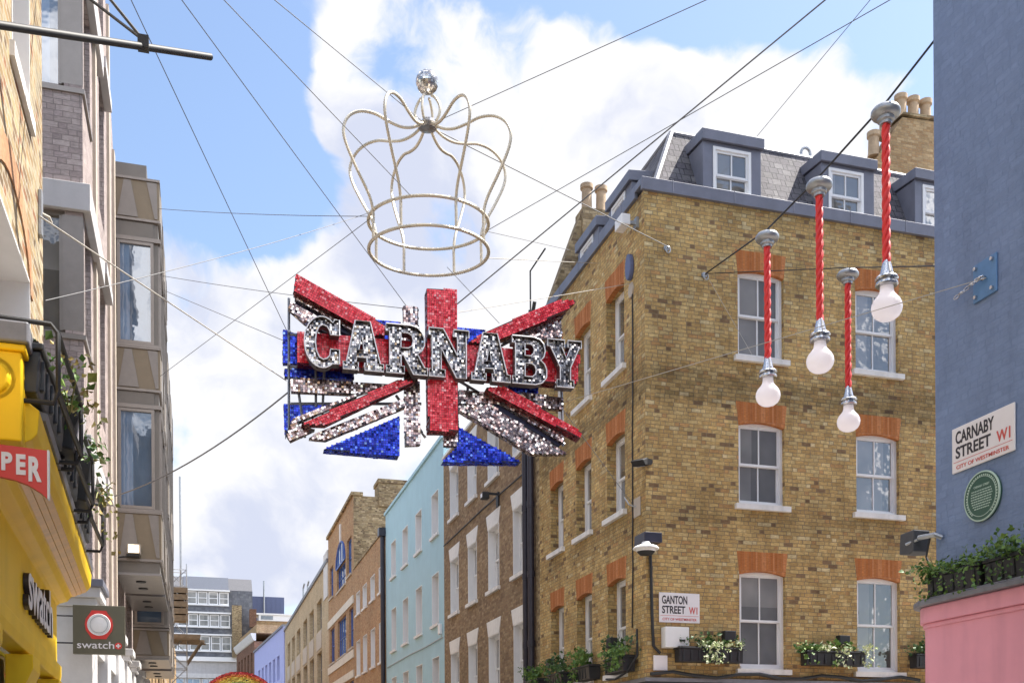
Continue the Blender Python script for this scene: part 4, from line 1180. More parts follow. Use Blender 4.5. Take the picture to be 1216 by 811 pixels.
def on_s(px, py, off=0.0):
    """where a sight line meets the sign's plane, pulled forward by off: returns (u, v)"""
    r = ray(px, py); P0 = S0 + SN * off
    P = EYE + r * ((P0 - EYE).dot(SN) / r.dot(SN)) - P0
    return (P.dot(SU), P.z)


def inside(x, y, loops):
    c = False
    for pts in loops:
        n = len(pts); j = n - 1
        for i in range(n):
            (xi, yi), (xj, yj) = pts[i], pts[j]
            if (yi > y) != (yj > y) and x < (xj - xi) * (y - yi) / (yj - yi) + xi: c = not c
            j = i
    return c


def tiles(loops, y, ang=0.0, s=.035, gap=.004, tilt=5.0, back=False):
    """a grid of little mirror tiles, each tilted its own way, over the outline"""
    b = MB()
    ca, sa = math.cos(ang), math.sin(ang)
    rot = [[(x * ca + z * sa, -x * sa + z * ca) for x, z in L] for L in loops]
    xs = [p[0] for p in rot[0]]; zs = [p[1] for p in rot[0]]
    nx = int((max(xs) - min(xs)) / s) + 1; nz = int((max(zs) - min(zs)) / s) + 1
    h = (s - gap) / 2
    for i in range(nx):
        for k in range(nz):
            x = min(xs) + (i + .5) * s; z = min(zs) + (k + .5) * s
            if not inside(x, z, rot): continue
            a, c = R(random.gauss(0, tilt)), R(random.gauss(0, tilt))
            q = []
            for ex, ez in ((-h, -h), (h, -h), (h, h), (-h, h)):
                X, Z = x + ex, z + ez
                q.append((X * ca - Z * sa, y + ex * math.tan(a) + ez * math.tan(c), X * sa + Z * ca))
            b.quad(*q)
    return b


def panel(name, pxs, off, depth, face, casing, ang=None, label=None):
    """a tiled bar or field: casing of real depth with mirror tiles on the front and underneath"""
    pts = [on_s(x, y, off) for x, y in pxs]
    b = MB(); b.prism(pts, lambda u, v, w: (u, w, v), -off, -off + depth)
    o = b.build(name, M[casing], FS)
    if ang is None:
        ang = 0
    tiles([pts], -off - .006, ang).build('mirror_tiles', M[face], o)
    if label: o['label'] = label
    # tiles on the underside edges
    ub = MB(); n = len(pts); area = sum(pts[i][0] * pts[(i + 1) % n][1] - pts[(i + 1) % n][0] * pts[i][1] for i in range(n))
    for i in range(n):
        p, q = Vector(pts[i]), Vector(pts[(i + 1) % n])
        if area < 0: p, q = q, p
        d = q - p; L = d.length
        if L < .1: continue
        d.normalize(); nrm = Vector((d.y, -d.x))
        if nrm.y > .3: continue
        s = .041
        for a in range(int(L / s)):
            for c in range(int(depth / s)):
                cx_ = p + d * ((a + .5) * s) + nrm * .005
                yy0 = -off + c * s + .004; yy1 = yy0 + s - .005
                e0 = cx_ - d * (s * .44); e1 = cx_ + d * (s * .44); t = random.gauss(0, .003)
                ub.quad((e0.x + nrm.x * t, yy0, e0.y + nrm.y * t), (e1.x + nrm.x * t, yy0, e1.y + nrm.y * t), (e1.x - nrm.x * t, yy1, e1.y - nrm.y * t), (e0.x - nrm.x * t, yy1, e0.y - nrm.y * t))
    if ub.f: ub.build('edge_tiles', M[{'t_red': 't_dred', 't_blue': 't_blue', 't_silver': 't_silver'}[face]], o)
    return o


def slope(p, q):
    (x0, z0), (x1, z1) = on_s(*p), on_s(*q)
    return math.atan2(z1 - z0, x1 - x0)


# blue fields (rearmost)
panel('blue_field', [(336.5, 391), (351, 396), (420, 400), (420, 432), (336, 431)], -.10, .12, 't_blue', 'back_blue')
panel('blue_field', [(338, 437.5), (420, 440), (420, 450), (338, 447)], -.10, .12, 't_blue', 'back_blue')
panel('blue_field', [(337, 479.5), (390, 480), (346, 507), (339, 519)], -.10, .12, 't_blue', 'back_blue')
panel('blue_field', [(384.5, 533.5), (474.5, 494), (473.6, 541.5)], .05, .22, 't_blue', 'back_blue')
panel('blue_field', [(440, 380), (476, 382.5), (476, 410), (440, 400)], -.10, .12, 't_blue', 'back_blue')
panel('blue_field', [(541, 389.5), (577, 392), (556, 408), (541, 410)], -.10, .12, 't_blue', 'back_blue')
panel('blue_field', [(544.5, 507), (619, 548.5), (526, 548), (543, 530)], .02, .22, 't_blue', 'back_blue')
panel('blue_field', [(600, 452), (640, 456), (638, 467), (606, 463)], -.10, .12, 't_blue', 'back_blue')
# silver fimbriations
panel('silver_bar', [(479, 363.5), (496.5, 365), (499, 528), (481.5, 529)], .02, .10, 't_silver', 'back_silver')
panel('silver_bar', [(527.5, 500), (543.6, 500), (543.6, 529.5), (527.5, 529)], .02, .10, 't_silver', 'back_silver')
panel('silver_bar', [(345, 449), (462, 456), (425, 468), (346, 464.5)], .04, .12, 't_silver', 'back_silver')
panel('silver_bar', [(545, 463), (591, 467), (592, 480), (545, 479)], .04, .12, 't_silver', 'back_silver')
panel('silver_bar', [(620, 467), (669, 472), (668.8, 486), (640, 484)], .0, .12, 't_silver', 'back_silver')
aUL = slope((352, 352), (440, 401)); aUR = slope((560, 405), (676, 358)); aLL = slope((357, 503), (480, 455)); aLR = slope((584, 465), (688, 521))
panel('silver_bar', [(350.5, 350.5), (430, 395), (424, 396), (350, 355)], .10, .10, 't_silver', 'back_silver', aUL)
panel('silver_bar', [(342.5, 366), (345, 359.5), (380, 377.5), (396, 388), (390, 396), (362, 383)], .06, .12, 't_silver', 'back_silver', aUL)
panel('silver_bar', [(592, 404), (676, 366), (665, 381), (668, 399), (640, 404)], .02, .12, 't_silver', 'back_silver', aUR)
panel('silver_bar', [(426, 465.5), (424, 470), (352, 502), (356, 506), (374, 509.5), (345, 523), (341, 517), (347, 498)], .08, .14, 't_silver', 'back_silver', aLL)
panel('silver_bar', [(377, 514), (481, 473), (481, 483), (387, 522), (367, 520)], .06, .14, 't_silver', 'back_silver', aLL)
panel('silver_bar', [(594, 478), (601, 477), (671, 520), (669, 526)], .10, .10, 't_silver', 'back_silver', aLR)
panel('silver_bar', [(545, 482), (582, 480.5), (664, 532), (673, 539), (631, 538.5), (545, 486.5)], .06, .14, 't_silver', 'back_silver', aLR)
# navy inner strips beside the diagonals
for pxs in ([(351, 358), (420, 397), (414, 398), (350, 364)], [(583, 481.5), (590, 480), (668, 526), (664, 530)]):
    b = MB(); b.prism([on_s(x, y, .02) for x, y in pxs], lambda u, v, w: (u, w, v), -.02, .10); b.build('navy_strip', M['back_blue'], FS)
# red bars
panel('red_bar', [(352.8, 394.5), (447, 401.5), (600, 413.5), (689, 420), (685, 456.5), (353.5, 430.5)], .14, .24, 't_red', 'back_red')
panel('red_bar', [(352, 325.5), (460, 387.5), (457, 397), (443, 398), (349, 345.5)], .22, .22, 't_red', 'back_red', aUL)
panel('red_bar', [(684, 358), (680, 356), (660, 357.5), (576, 394.5), (557, 406), (584, 407), (670, 370)], .22, .18, 't_red', 'back_red', aUR)
panel('red_bar', [(358, 503.5), (472, 451), (493, 453), (386, 504.5)], .24, .16, 't_red', 'back_red', aLL)
panel('red_bar', [(578, 460), (602, 459.5), (690, 513), (689, 520.5), (584, 466)], .24, .22, 't_red', 'back_red', aLR)
panel('red_bar', [(507, 342.5), (542, 344.5), (544.5, 511.5), (509.5, 511)], .26, .24, 't_red', 'back_red')
# galvanised supporting frame
b = MB()
fv = lambda px, py: on_s(px, py, -.12)
for p, q in (((343, 355), (343, 520)), ((352, 448), (362, 520)), ((490, 370), (490, 530)), ((536, 350), (536, 528)), ((664, 372), (668, 530)), ((343, 436), (680, 462)), ((343, 398), (680, 424)), ((343, 480), (500, 480)), ((352, 357), (490, 440)), ((540, 440), (670, 372)), ((352, 515), (490, 450)), ((540, 450), (670, 528)), ((375, 440), (375, 484)), ((385, 440), (383, 486)), ((555, 460), (556, 498)), ((470, 470), (505, 520))):
    (u0, v0), (u1, v1) = fv(*p), fv(*q)
    b.tube([(u0, .10, v0), (u1, .10, v1)], .022, 6)
for p in ((343, 398), (343, 436), (490, 440), (536, 440), (668, 424), (664, 462)):
    u, v = fv(*p); b.tube([(u, -.04, v), (u, .16, v)], .022, 6)
b.build('frame', M['frame_metal'], FS)

# slab-serif capitals


def arc(cx_, cy, rx, ry, a0, a1, n=16):
    return [(cx_ + rx * math.cos(R(a0 + (a1 - a0) * k / n)), cy + ry * math.sin(R(a0 + (a1 - a0) * k / n))) for k in range(n + 1)]


GL = {
    'C': [arc(.49, .5, .49, .515, 52, 306, 22) + [(.80, .08), (.97, .08), (.97, .37), (.72, .37), (.70, .24)] + arc(.54, .5, .215, .325, 318, 45, 14)[0:0] + [(.62, .175), (.52, .15), (.41, .19), (.33, .32), (.30, .5), (.33, .68), (.41, .81), (.52, .85), (.63, .82), (.70, .74), (.72, .66), (.97, .66), (.97, .97), (.84, .97)]],
    'A': [[(0, 0), (.37, 0), (.37, .15), (.31, .15), (.335, .26), (.565, .26), (.59, .15), (.53, .15), (.53, 0), (1.0, 0), (1.0, .15), (.92, .15), (.67, 1.0), (.30, 1.0), (.08, .15), (0, .15)], [(.385, .41), (.515, .41), (.455, .70)]],
    'R': [[(0, 0), (.44, 0), (.44, .15), (.36, .15), (.36, .37), (.43, .37), (.66, 0), (1.0, 0), (1.0, .15), (.93, .15), (.76, .42), (.87, .50), (.93, .61), (.93, .75), (.87, .88), (.76, .97), (.6, 1), (0, 1), (0, .85), (.09, .85), (.09, .15), (0, .15)], [(.36, .53), (.54, .53), (.63, .58), (.66, .68), (.63, .79), (.54, .84), (.36, .84)]],
    'N': [[(0, 0), (.40, 0), (.40, .15), (.30, .15), (.30, .60), (.68, 0), (.93, 0), (.93, .85), (1.0, .85), (1.0, 1), (.62, 1), (.62, .85), (.71, .85), (.71, .46), (.36, 1), (0, 1), (0, .85), (.08, .85), (.08, .15), (0, .15)]],
    'B': [[(0, 0), (.66, 0), (.85, .05), (.97, .16), (.98, .33), (.92, .45), (.81, .52), (.90, .60), (.94, .73), (.90, .87), (.79, .96), (.62, 1), (0, 1), (0, .85), (.09, .85), (.09, .15), (0, .15)], [(.36, .16), (.57, .16), (.66, .22), (.68, .31), (.64, .40), (.56, .44), (.36, .44)], [(.36, .60), (.53, .60), (.61, .66), (.63, .74), (.59, .82), (.51, .85), (.36, .85)]],
    'Y': [[(.27, 0), (.77, 0), (.77, .15), (.67, .15), (.67, .42), (.93, .85), (1.0, .85), (1.0, 1), (.60, 1), (.60, .85), (.68, .85), (.55, .62), (.42, .85), (.50, .85), (.50, 1), (.0, 1), (0, .85), (.08, .85), (.37, .42), (.37, .15), (.27, .15)]],
}


def letter(ch, x0, x1):
    off = .42; y = -off
    (u0, _), (u1, _) = on_s(x0, 410, off), on_s(x1, 410, off)
    v0, v1 = LV0, LV1
    loops = [[(u0 + (u1 - u0) * a, v0 + (v1 - v0) * c) for a, c in L] for L in GL[ch]]

    def curve(fill, extrude, bevel):
        cu = bpy.data.curves.new('letter', 'CURVE'); cu.dimensions = '2D'
        cu.fill_mode = 'BOTH' if fill else 'NONE'; cu.extrude = extrude; cu.bevel_depth = bevel; cu.bevel_resolution = 1
        for L in loops:
            sp = cu.splines.new('POLY'); sp.points.add(len(L) - 1); sp.use_cyclic_u = True
            for p, (a, c) in zip(sp.points, L): p.co = (a, c, 0, 1)
        o = bpy.data.objects.new('letter', cu); COL.objects.link(o); bpy.context.view_layer.update()
        me = bpy.data.meshes.new_from_object(o.evaluated_get(bpy.context.evaluated_depsgraph_get()))
        bpy.data.objects.remove(o); bpy.data.curves.remove(cu)
        return me
    me = curve(True, .06, 0)
    for v in me.vertices:
        a, c, z = v.co; v.co = (a, y + .125 - z, c)
    me.materials.clear(); me.materials.append(M['back_silver'])
    o = put('letter', me, FS)
    b = MB()
    for L in loops: b.tube([(a, y + .004, c) for a, c in L], .010, 5, closed=True)
    b.build('rim', M['rim'], o)
    wm = curve(False, .032, 0)
    for v in wm.vertices:
        a, c, z = v.co; v.co = (a, y + .036 - z, c)
    wm.materials.clear(); wm.materials.append(M['back_silver'])
    put('side_wall', wm, o)
    tiles(loops, y + .058, 0, .033, .004, 6).build('mirror_tiles', M['t_letter'], o)


_, LV1 = on_s(505, 388, .42)
_, LV0 = on_s(505, 445.5, .42)
for ch, x0, x1 in (('C', 361.5, 404.5), ('A', 407.5, 455.5), ('R', 458.5, 507.5), ('N', 509.5, 557), ('A', 560, 606), ('B', 608.5, 650), ('Y', 650.5, 690.5)):
    letter(ch, x0, x1)

# ------------------------------------------------------------------ the crown above it
K0 = on_y(509, 266, 15.5)
CR = thing('royal_ornament', 'openwork crown of champagne rope lights with a mirrored ball on top hanging in the sky', 'decoration', K0)
from mathutils import Quaternion
KQ = Quaternion(c_r, R(4.0))
CR.rotation_mode = 'QUATERNION'; CR.rotation_quaternion = KQ
km = 1.0 / F_PX * ((K0 - EYE).dot(fwd))      # metres per photograph pixel at the crown


def ribbed(pts, r, closed=False, step=.019):
    """resample and give the tube a wound, ribbed surface"""
    P = [Vector(p) for p in pts]
    if closed: P.append(P[0])
    out = []; acc = 0
    for a, c in zip(P, P[1:]):
        L = (c - a).length; t = acc
        while t < L:
            out.append(a.lerp(c, t / L)); t += step
        acc = t - L
    rr = [r * (1.0 if k % 2 else .74) for k in range(len(out))]
    b = MB(); b.tube(out, rr, 8, closed); return b


def spline(pts, n=10):
    P = [Vector(p) for p in pts]; out = []
    for i in range(len(P) - 1):
        p0, p1, p2, p3 = P[max(i - 1, 0)], P[i], P[i + 1], P[min(i + 2, len(P) - 1)]
        for k in range(n):
            t = k / n
            out.append(.5 * ((2 * p1) + (-p0 + p2) * t + (2 * p0 - 5 * p1 + 4 * p2 - p3) * t * t + (-p0 + 3 * p1 - 3 * p2 + p3) * t ** 3))
    return out + [P[-1]]


RR = 71 * km
for z in (0, -32 * km):
    ribbed([(RR * math.cos(a * math.pi / 32), RR * math.sin(a * math.pi / 32), z) for a in range(64)], .028, True).build('ring', M['gold'], CR, smooth=True)
prof = [(71, -33), (71, -16), (71, 0), (76, 17), (91, 43), (103, 67), (105.5, 83), (99, 97), (85, 106), (67, 108), (50, 104), (34, 102), (20, 105), (8, 112)]
for k in (-154, -116, -64, -26, 26, 64, 116, 154):
    a = R(257.6 + k)
    pts = spline([(r * km * math.cos(a), r * km * math.sin(a), z * km) for r, z in prof], 6)
    ribbed(pts, .025).build('arch', M['gold'], CR, smooth=True)
b = MB(); b.lathe([(0, -.07), (.13, -.05), (.17, 0), (.13, .06), (0, .08)], (0, 0, 112 * km), 16); b.build('hub', M['chrome'], CR, smooth=True)
for k in range(4):
    a = R(45 + 90 * k + 10)
    pts = spline([(r * km * math.cos(a), r * km * math.sin(a), z * km) for r, z in ((9, 113), (15, 122), (15.5, 132), (10, 142), (4, 146))], 6)
    ribbed(pts, .024).build('finial_arch', M['gold'], CR, smooth=True)
# mirrored ball: facetted
b = MB(); n, mm = 26, 16; r = 13.5 * km
for i in range(mm):
    for j in range(n):
        q = []
        for di, dj in ((0, 0), (0, 1), (1, 1), (1, 0)):
            th = math.pi * (i + .06 + di * .88) / mm; ph = 2 * math.pi * (j + .06 + dj * .88) / n
            q.append(Vector((r * math.sin(th) * math.cos(ph), r * math.sin(th) * math.sin(ph), r * math.cos(th) + 161 * km)))
        b.quad(*q)
MBALL = MB(); MBALL.lathe([(r * .97 * math.sin(math.pi * k / 12), r * .97 * math.cos(math.pi * k / 12)) for k in range(13)], (0, 0, 161 * km), 20)
ball = MBALL.build('ball', M['chrome'], CR, smooth=True)
b.build('mirror_tiles', M['t_ball'], ball)

# ------------------------------------------------------------------ giant light bulbs over Ganton Street


def bulb_fitting():
    root = thing('giant_bulb_lamp', '', 'lamp')
    b = MB(); b.lathe([(0, .10), (.02, .10), (.02, .05), (.10, .045), (.145, .03), (.168, .0), (.170, -.03), (.155, -.058), (.115, -.075), (.098, -.08), (.098, -.115), (.085, -.125), (.072, -.128), (.068, -.16), (0, -.16)], (0, 0, 0), 28); b.build('ceiling_cap', M['pewter'], root, smooth=True)
    # twisted red flex, three strands
    b = MB(); zt, zb_ = -.15, -1.80
    for s in range(3):
        pts = []
        for k in range(110):
            z = zt + (zb_ - zt) * k / 109; a = 2 * math.pi * (z / .42 + s / 3)
            pts.append((.024 * math.cos(a), .024 * math.sin(a), z))
        b.tube(pts, .027, 8)
    b.build('red_flex', M['flex'], root, smooth=True)
    b = MB(); b.lathe([(0, -1.76), (.04, -1.76), (.05, -1.79), (.075, -1.90), (.085, -1.93), (.085, -1.95), (.125, -1.955), (.135, -1.975), (.125, -1.995), (.10, -2.0), (.10, -2.02), (.128, -2.025), (.132, -2.045), (.12, -2.06), (.085, -2.065), (0, -2.07)], (0, 0, 0), 26); b.build('lamp_holder', M['chrome'], root, smooth=True)
    b = MB(); pr = [(.075, -2.05), (.078, -2.10), (.088, -2.145), (.118, -2.185), (.152, -2.225), (.172, -2.27), (.178, -2.315), (.168, -2.365), (.142, -2.41), (.10, -2.443), (.05, -2.462), (0.0, -2.467)]
    b.lathe(pr, (0, 0, 0), 32); b.build('bulb', M['bulb'], root, smooth=True)
    return root


M['flex'] = mat('red_twisted_flex', (.72, .035, .03), .5, var=.08)
bl = bulb_fitting()
spots = [((7.80, 10.53, 9.31), 'giant bulb on red twisted flex nearest the blue wall, largest and highest of the four'),
         ((7.82, 11.94, 9.21), 'giant bulb on red twisted flex, second from the blue wall, under the middle dormer'),
         ((7.97, 13.50, 9.31), 'giant bulb on red flex, leftmost of four, in front of the left window column'),
         ((9.79, 14.18, 9.31), 'giant bulb on red flex with the lowest cap of the four, on its own wire')]
for k, (p, lab) in enumerate(spots):
    o = bl if k == 0 else copy_tree(bl)
    o.location = p; o['label'] = lab; o['group'] = 'giant light bulbs hanging over the side street'
    o.rotation_euler.z = .7 * k

# ------------------------------------------------------------------ wires


def wire(a, c, label, sag=.0, r=.0052, m='wire', name='steel_wire', cat='wire', group='steel wires strung across the street', mid=()):
    P = [Vector(a)] + [Vector(q) for q in mid] + [Vector(c)]
    pts = []
    for p, q in zip(P, P[1:]):
        n = 14 if sag else 1
        for k in range(n):
            t = k / n; v = p.lerp(q, t); v.z -= sag * 4 * t * (1 - t) * (q - p).length; pts.append(v)
    pts.append(P[-1])
    b = MB(); b.tube(pts, r, 6)
    return tag(b.build(name, M[m], smooth=True), label, cat, group)


def sgn(px, py, off=-.1):
    u, v = on_s(px, py, off)
    return S0 + SN * off + SU * u + Vector((0, 0, v))


hub = K0 + KQ @ Vector((0, 0, 112 * km))


def ringpt(px, z):
    """a point of one of the crown's rings nearest to sight column px"""
    best = min((K0 + KQ @ Vector((RR * math.cos(a * .02), RR * math.sin(a * .02), z)) for a in range(314)), key=lambda P: abs(608 + F_PX * (P - EYE).dot(c_r) / (P - EYE).dot(fwd) - px))
    return best


A = on_x(48, -228, LX); B_ = on_x(1150, -140, FX)
k0 = K0 + KQ @ Vector((-RR, 0, 0))
wire(A, sgn(343, 398), 'thin steel wire from top left down to the left end of the flag sign')
wire(A, sgn(483, 364), 'thin steel wire from top left passing the crown to the flag sign top')
wire(A, K0 + KQ @ Vector((-.42, RR * -.87, 0)), 'thin steel wire from top left to the front left of the crown ring')
wire(A, hub, 'thin steel wire from top left to the centre of the crown')
wire(B_, hub, 'thin steel wire from the crown centre rising to the blue wall at top right')
wire(B_, sgn(543, 361), 'thick steel wire from top right down to the red upright of the sign', r=.009)
wire(on_x(1150, -53, FX), K0 + KQ @ Vector((RR, 0, 0)), 'thin steel wire from the right of the crown ring rising to top right')
wire(B_, on_y(899, 162, 18.75), 'thin steel wire from top right down behind the left dormer')
H1_ = on_y(793, 293, GY - .08); H2_ = on_y(838, 325, GY - .08)
wire(hub, H1_, 'steel wire from the crown centre down to the hook near the brick corner', r=.008)
wire(on_y(188, 248, 22.77), k0, 'thin steel wire from the top of the bronze bay to the crown ring', sag=.004)
wire(on_y(189, 327, 22.77), sgn(478, 366), 'thin steel wire from the bronze bay window to the top of the sign', sag=.004)
wire(on_x(54, 357, LX + .02), K0 + KQ @ Vector((-RR, 0, .05)), 'pale rope from the golden brick corner up to the crown ring', r=.004, m='wire', sag=.006)
wire(on_x(47, 257, LX + .05), sgn(340, 452), 'pale rope from the brick wall plate down to the left of the sign', r=.007, m='rope')
wire(on_y(190, 447, 22.77), K0 + KQ @ Vector((-RR, .05, -.03)), 'thin steel wire rising from the bronze bay to the left of the crown')
wire(on_x(133, 590, GX + .02), sgn(342, 466), 'sagging grey cable from the stone front up to the lower left of the sign', sag=.03, r=.012)
wire(K0 + KQ @ Vector((RR, 0, 0)), on_x(676, 297, FX - .1), 'thin steel wire from the crown ring down to the far dormer')
wire(K0 + KQ @ Vector((.4, .5, -.4)), sgn(593, 384), 'thin steel wire from the crown base down behind the red diagonal')
HX = on_x(748, 337, FX - .04)
wire(sgn(545, 371), HX, 'pale rope from the red upright to the plate beside the brick corner', m='rope')
wire(K0 + KQ @ Vector((RR, 0, -.4)), on_x(712, 313, FX - .02), 'pale thin rope from the crown base to the brick wall below the dormers', m='rope', r=.006)
wire(sgn(669, 487), on_x(753, 601, FX - .05), 'steel wire from the lower right of the sign to the stone plate')
PL = on_x(1171, 330, FX - .06)
wire(PL, sgn(668, 478), 'steel wire from the blue wall plate down to the right end of the sign', r=.0045, m='rope')
caps = [Vector(p) + Vector((0, 0, .10)) for p, _ in spots]
top1 = on_y(1113, 44, 9.99)
wire(top1, H2_, 'black cable carrying the three nearer bulbs from the blue wall to the brick hook', r=.013, m='cable', name='black_cable', cat='cable', group=None, mid=caps[:3])
wire(on_y(1113, 316, 9.99), H2_, 'thin black cable carrying the lowest bulb from the blue wall to the brick hook', r=.009, m='cable', name='black_cable', cat='cable', group=None, mid=[caps[3]])

# black pole with two stay cables at the top left
pa, pb = on_x(-8, 29, LX), on_y(250, 68, 8.9)
PO = thing('projecting_pole', 'black steel pole reaching out over the street at the top left with two stays', 'pole', pa)
b = MB(); b.tube([Vector((0, 0, 0)), pb - pa], .026, 10); b.build('pole', M['black'], PO, smooth=True)
pc = pa.lerp(pb, .64)
b = MB(); d = pc - pa; b.box(d.x - .04, d.x + .04, d.y - .04, d.y + .04, d.z - .02, d.z + .07); b.build('clamp', M['black'], PO)
for q in ((92, -12), (112, -18)):
    e = on_x(q[0] - 60, q[1] - 46 if q[0] < 100 else q[1] - 80, LX) - pa
    b = MB(); b.tube([d + Vector((0, 0, .05)), e], .012, 6); b.build('stay', M['cable'], PO)


# ------------------------------------------------------------------ fixings on the walls
def on_wall(name, label, cat, pt, rot=0, group=None):
    return thing(name, label, cat, pt, rot, group)


for P_, lab, rot in ((H1_, 'galvanised wire hook on the brick wall right of the corner', 0), (H2_, 'galvanised wire hook left of the top window on the side street wall', 0)):
    h = on_wall('wall_hook', lab, 'hook', P_, rot, 'galvanised hooks on the brick wall')
    b = MB(); b.lathe([(0, .076), (.055, .076), (.055, .055), (.02, .05), (.02, 0), (0, 0)], (0, 0, 0), 14, 'Y'); b.build('boss', M['pewter'], h)
    b = MB(); b.tube([(.045 * math.sin(k * .5236), -.01, -.06 + .06 * math.cos(k * .5236)) for k in range(12)], .012, 6, True); b.build('eye', M['pewter'], h, smooth=True)

h = on_wall('blue_wall_plate', 'square blue bolted steel plate with wire shackle on the blue wall', 'plate', on_x(1171, 331, FX - .002), LEFTWARD)
b = MB(); b.box(-.17, .17, -.022, 0, -.20, .20); b.build('plate', mat('blue_painted_steel', (.10, .22, .42), .4, var=.15), h, bevel=.006)
for x in (-.12, .12):
    for z in (-.15, .15):
        b = MB(); b.lathe([(0, -.05), (.02, -.05), (.022, -.0225), (0, -.0225)], (x, 0, z), 8, 'Y'); b.build('bolt', M['chrome'], h)
b = MB(); b.tube([(.035 * math.cos(k * .5236), -.055 + .035 * math.sin(k * .5236), 0) for k in range(12)], .012, 6, True)
for k in range(5): b.tube([(-.05 - k * .065 + .045 * math.cos(q * .7854), -.07 - .01 * k + (.018 * math.sin(q * .7854) if k % 2 else 0), -.018 * k + (0 if k % 2 else .018 * math.sin(q * .7854))) for q in range(8)], .008, 5, True)
b.build('shackle_chain', M['chrome'], h, smooth=True)

h = on_wall('stone_plate', 'small stone coloured plate with a bracket on the brick wall above the dome camera', 'plate', on_x(757, 602, FX - .002), LEFTWARD)
b = MB(); b.box(-.12, .17, -.03, 0, -.19, .17); b.build('plate', M['cream'], h, bevel=.01)
b = MB(); b.tube([(0, -.03, 0), (-.05, -.15, .05), (-.20, -.18, .22)], .015, 6); b.build('bracket', M['pewter'], h)

h = on_wall('wall_anchor', 'pale vertical anchor bar with rope eye on the golden brick wall', 'anchor', on_x(46, 254, LX + .002), RIGHTWARD)
b = MB(); b.box(-.04, .04, -.03, 0, -.19, .19); b.build('bar', M['pewter'], h, bevel=.005)
b = MB(); b.tube([(.0, -.03, 0), (.0, -.08, -.02), (.05, -.09, -.04)], .014, 6); b.build('eye', M['rope'], h)

h = on_wall('alarm_box', 'navy oval alarm box above a pale hexagonal plate near the brick corner', 'alarm', on_x(750, 318, FX - .002), LEFTWARD)
b = MB(); b.prism([(.13 * math.cos(k * math.pi / 8), .25 * math.sin(k * math.pi / 8)) for k in range(16)], lambda u, v, w: (u, w, v), -.09, 0); b.build('cover', M['navyclad'], h, bevel=.02)
b = MB(); b.prism([(.12 * math.cos(k * math.pi / 3), -.43 + .15 * math.sin(k * math.pi / 3)) for k in range(6)], lambda u, v, w: (u, w, v), -.03, 0); b.build('plate', M['cream'], h)

h = on_wall('wall_camera', 'white box shaped security camera on a grey bracket at the top of the brick corner', 'camera', on_x(757, 266, FX - .002), LEFTWARD)
b = MB(); b.box(-.07, .07, -.05, 0, -.10, .10).box(-.03, .03, -.16, -.05, -.03, .03); b.build('bracket', M['pewter'], h)
b = MB(); b.box(-.30, .05, -.34, -.16, -.06, .14); b.build('housing', M['white2'], h, bevel=.015)

h = on_wall('floodlight', 'flat dark floodlight tilted down on the brick corner', 'floodlight', on_x(765, 550, FX - .0) + Vector((0, -.02, 0)), R(-45))
b = MB(); b.prism([(-.42, -.06), (-.30, -.13), (.02, -.05), (.10, .02), (.05, .06), (-.20, .03)], lambda u, v, w: (w, u, v), -.12, .13); b.build('housing', M['black'], h, bevel=.012)
b = MB(); b.prism([(-.28, -.137), (-.02, -.066), (-.02, -.070), (-.28, -.141)], lambda u, v, w: (w, u, v), -.10, .11); b.build('glass', M['chrome'], h)
b = MB(); b.tube([(0, .0, .02), (.0, .16, .06), (.10, .18, .05)], .025, 8); b.build('arm', M['black'], h)

p = on_y(767, 650, GY - .42)
h = on_wall('dome_camera', 'white dome security camera hanging from a dark corner bracket above the street name', 'camera', p, 0)
b = MB(); b.lathe([(0, .10), (.07, .10), (.09, .06), (.20, .02), (.235, -.01), (.235, -.03), (.18, -.035), (0, -.035)], (0, 0, 0), 26); b.build('hood', M['white2'], h, smooth=True)
b = MB(); b.lathe([(.17, -.036), (.16, -.08), (.11, -.13), (0, -.15)], (0, 0, 0), 22); b.build('dome', M['black'], h, smooth=True)
b = MB(); b.lathe([(.175, -.036), (.17, -.075), (.165, -.075), (.16, -.036)], (0, 0, 0), 22); b.build('dome_ring', M['white2'], h, smooth=True)
b = MB(); b.box(-.05, .30, -.05, .41, .101, .28); b.build('bracket', mat('dark_navy_bracket', (.03, .03, .05), .4), h, bevel=.01)

h = on_wall('meter_box', 'cream metal box with a small dark label under the street name sign', 'box', on_y(800, 757, GY - .002), 0)
b = MB(); b.box(-.26, .22, -.20, 0, -.20, .18); b.build('housing', M['white2'], h, bevel=.012)
b = MB(); b.box(.02, .14, -.203, -.2005, -.09, -.05); b.build('label_strip', M['ink'], h)
h = on_wall('junction_box', 'small flat cream junction box low on the brick corner', 'box', on_y(783, 787, GY - .002), 0)
b = MB(); b.box(-.13, .14, -.06, 0, -.14, .14); b.build('cover', M['signwhite'], h, bevel=.008)

h = on_wall('corner_floodlight', 'grey box floodlight on a pale arm from the edge of the blue wall', 'floodlight', Vector((FX - .02, 9.9, on_x(1108, 640, FX).z)), LEFTWARD)
b = MB(); b.prism([(-.38, -.12), (-.36, .11), (-.12, .12), (-.14, -.12), (-.2, -.15)], lambda u, v, w: (u, w, v), -.17, .05); b.build('housing', M['lampgrey'], h, bevel=.012)
b = MB(); b.tube([(-.10, -.12, .02), (.10, -.06, .02), (.14, .0, -.02)], .028, 8).tube([(-.24, -.18, -.03), (-.10, -.13, .0)], .018, 6); b.build('arm', M['pewter'], h)
b = MB(); b.tube([(.0, -.05, .0), (-.05, -.06, -.2), (.02, -.04, -.38), (-.08, -.05, -.5)], .012, 5); b.build('cable', M['cable'], h)

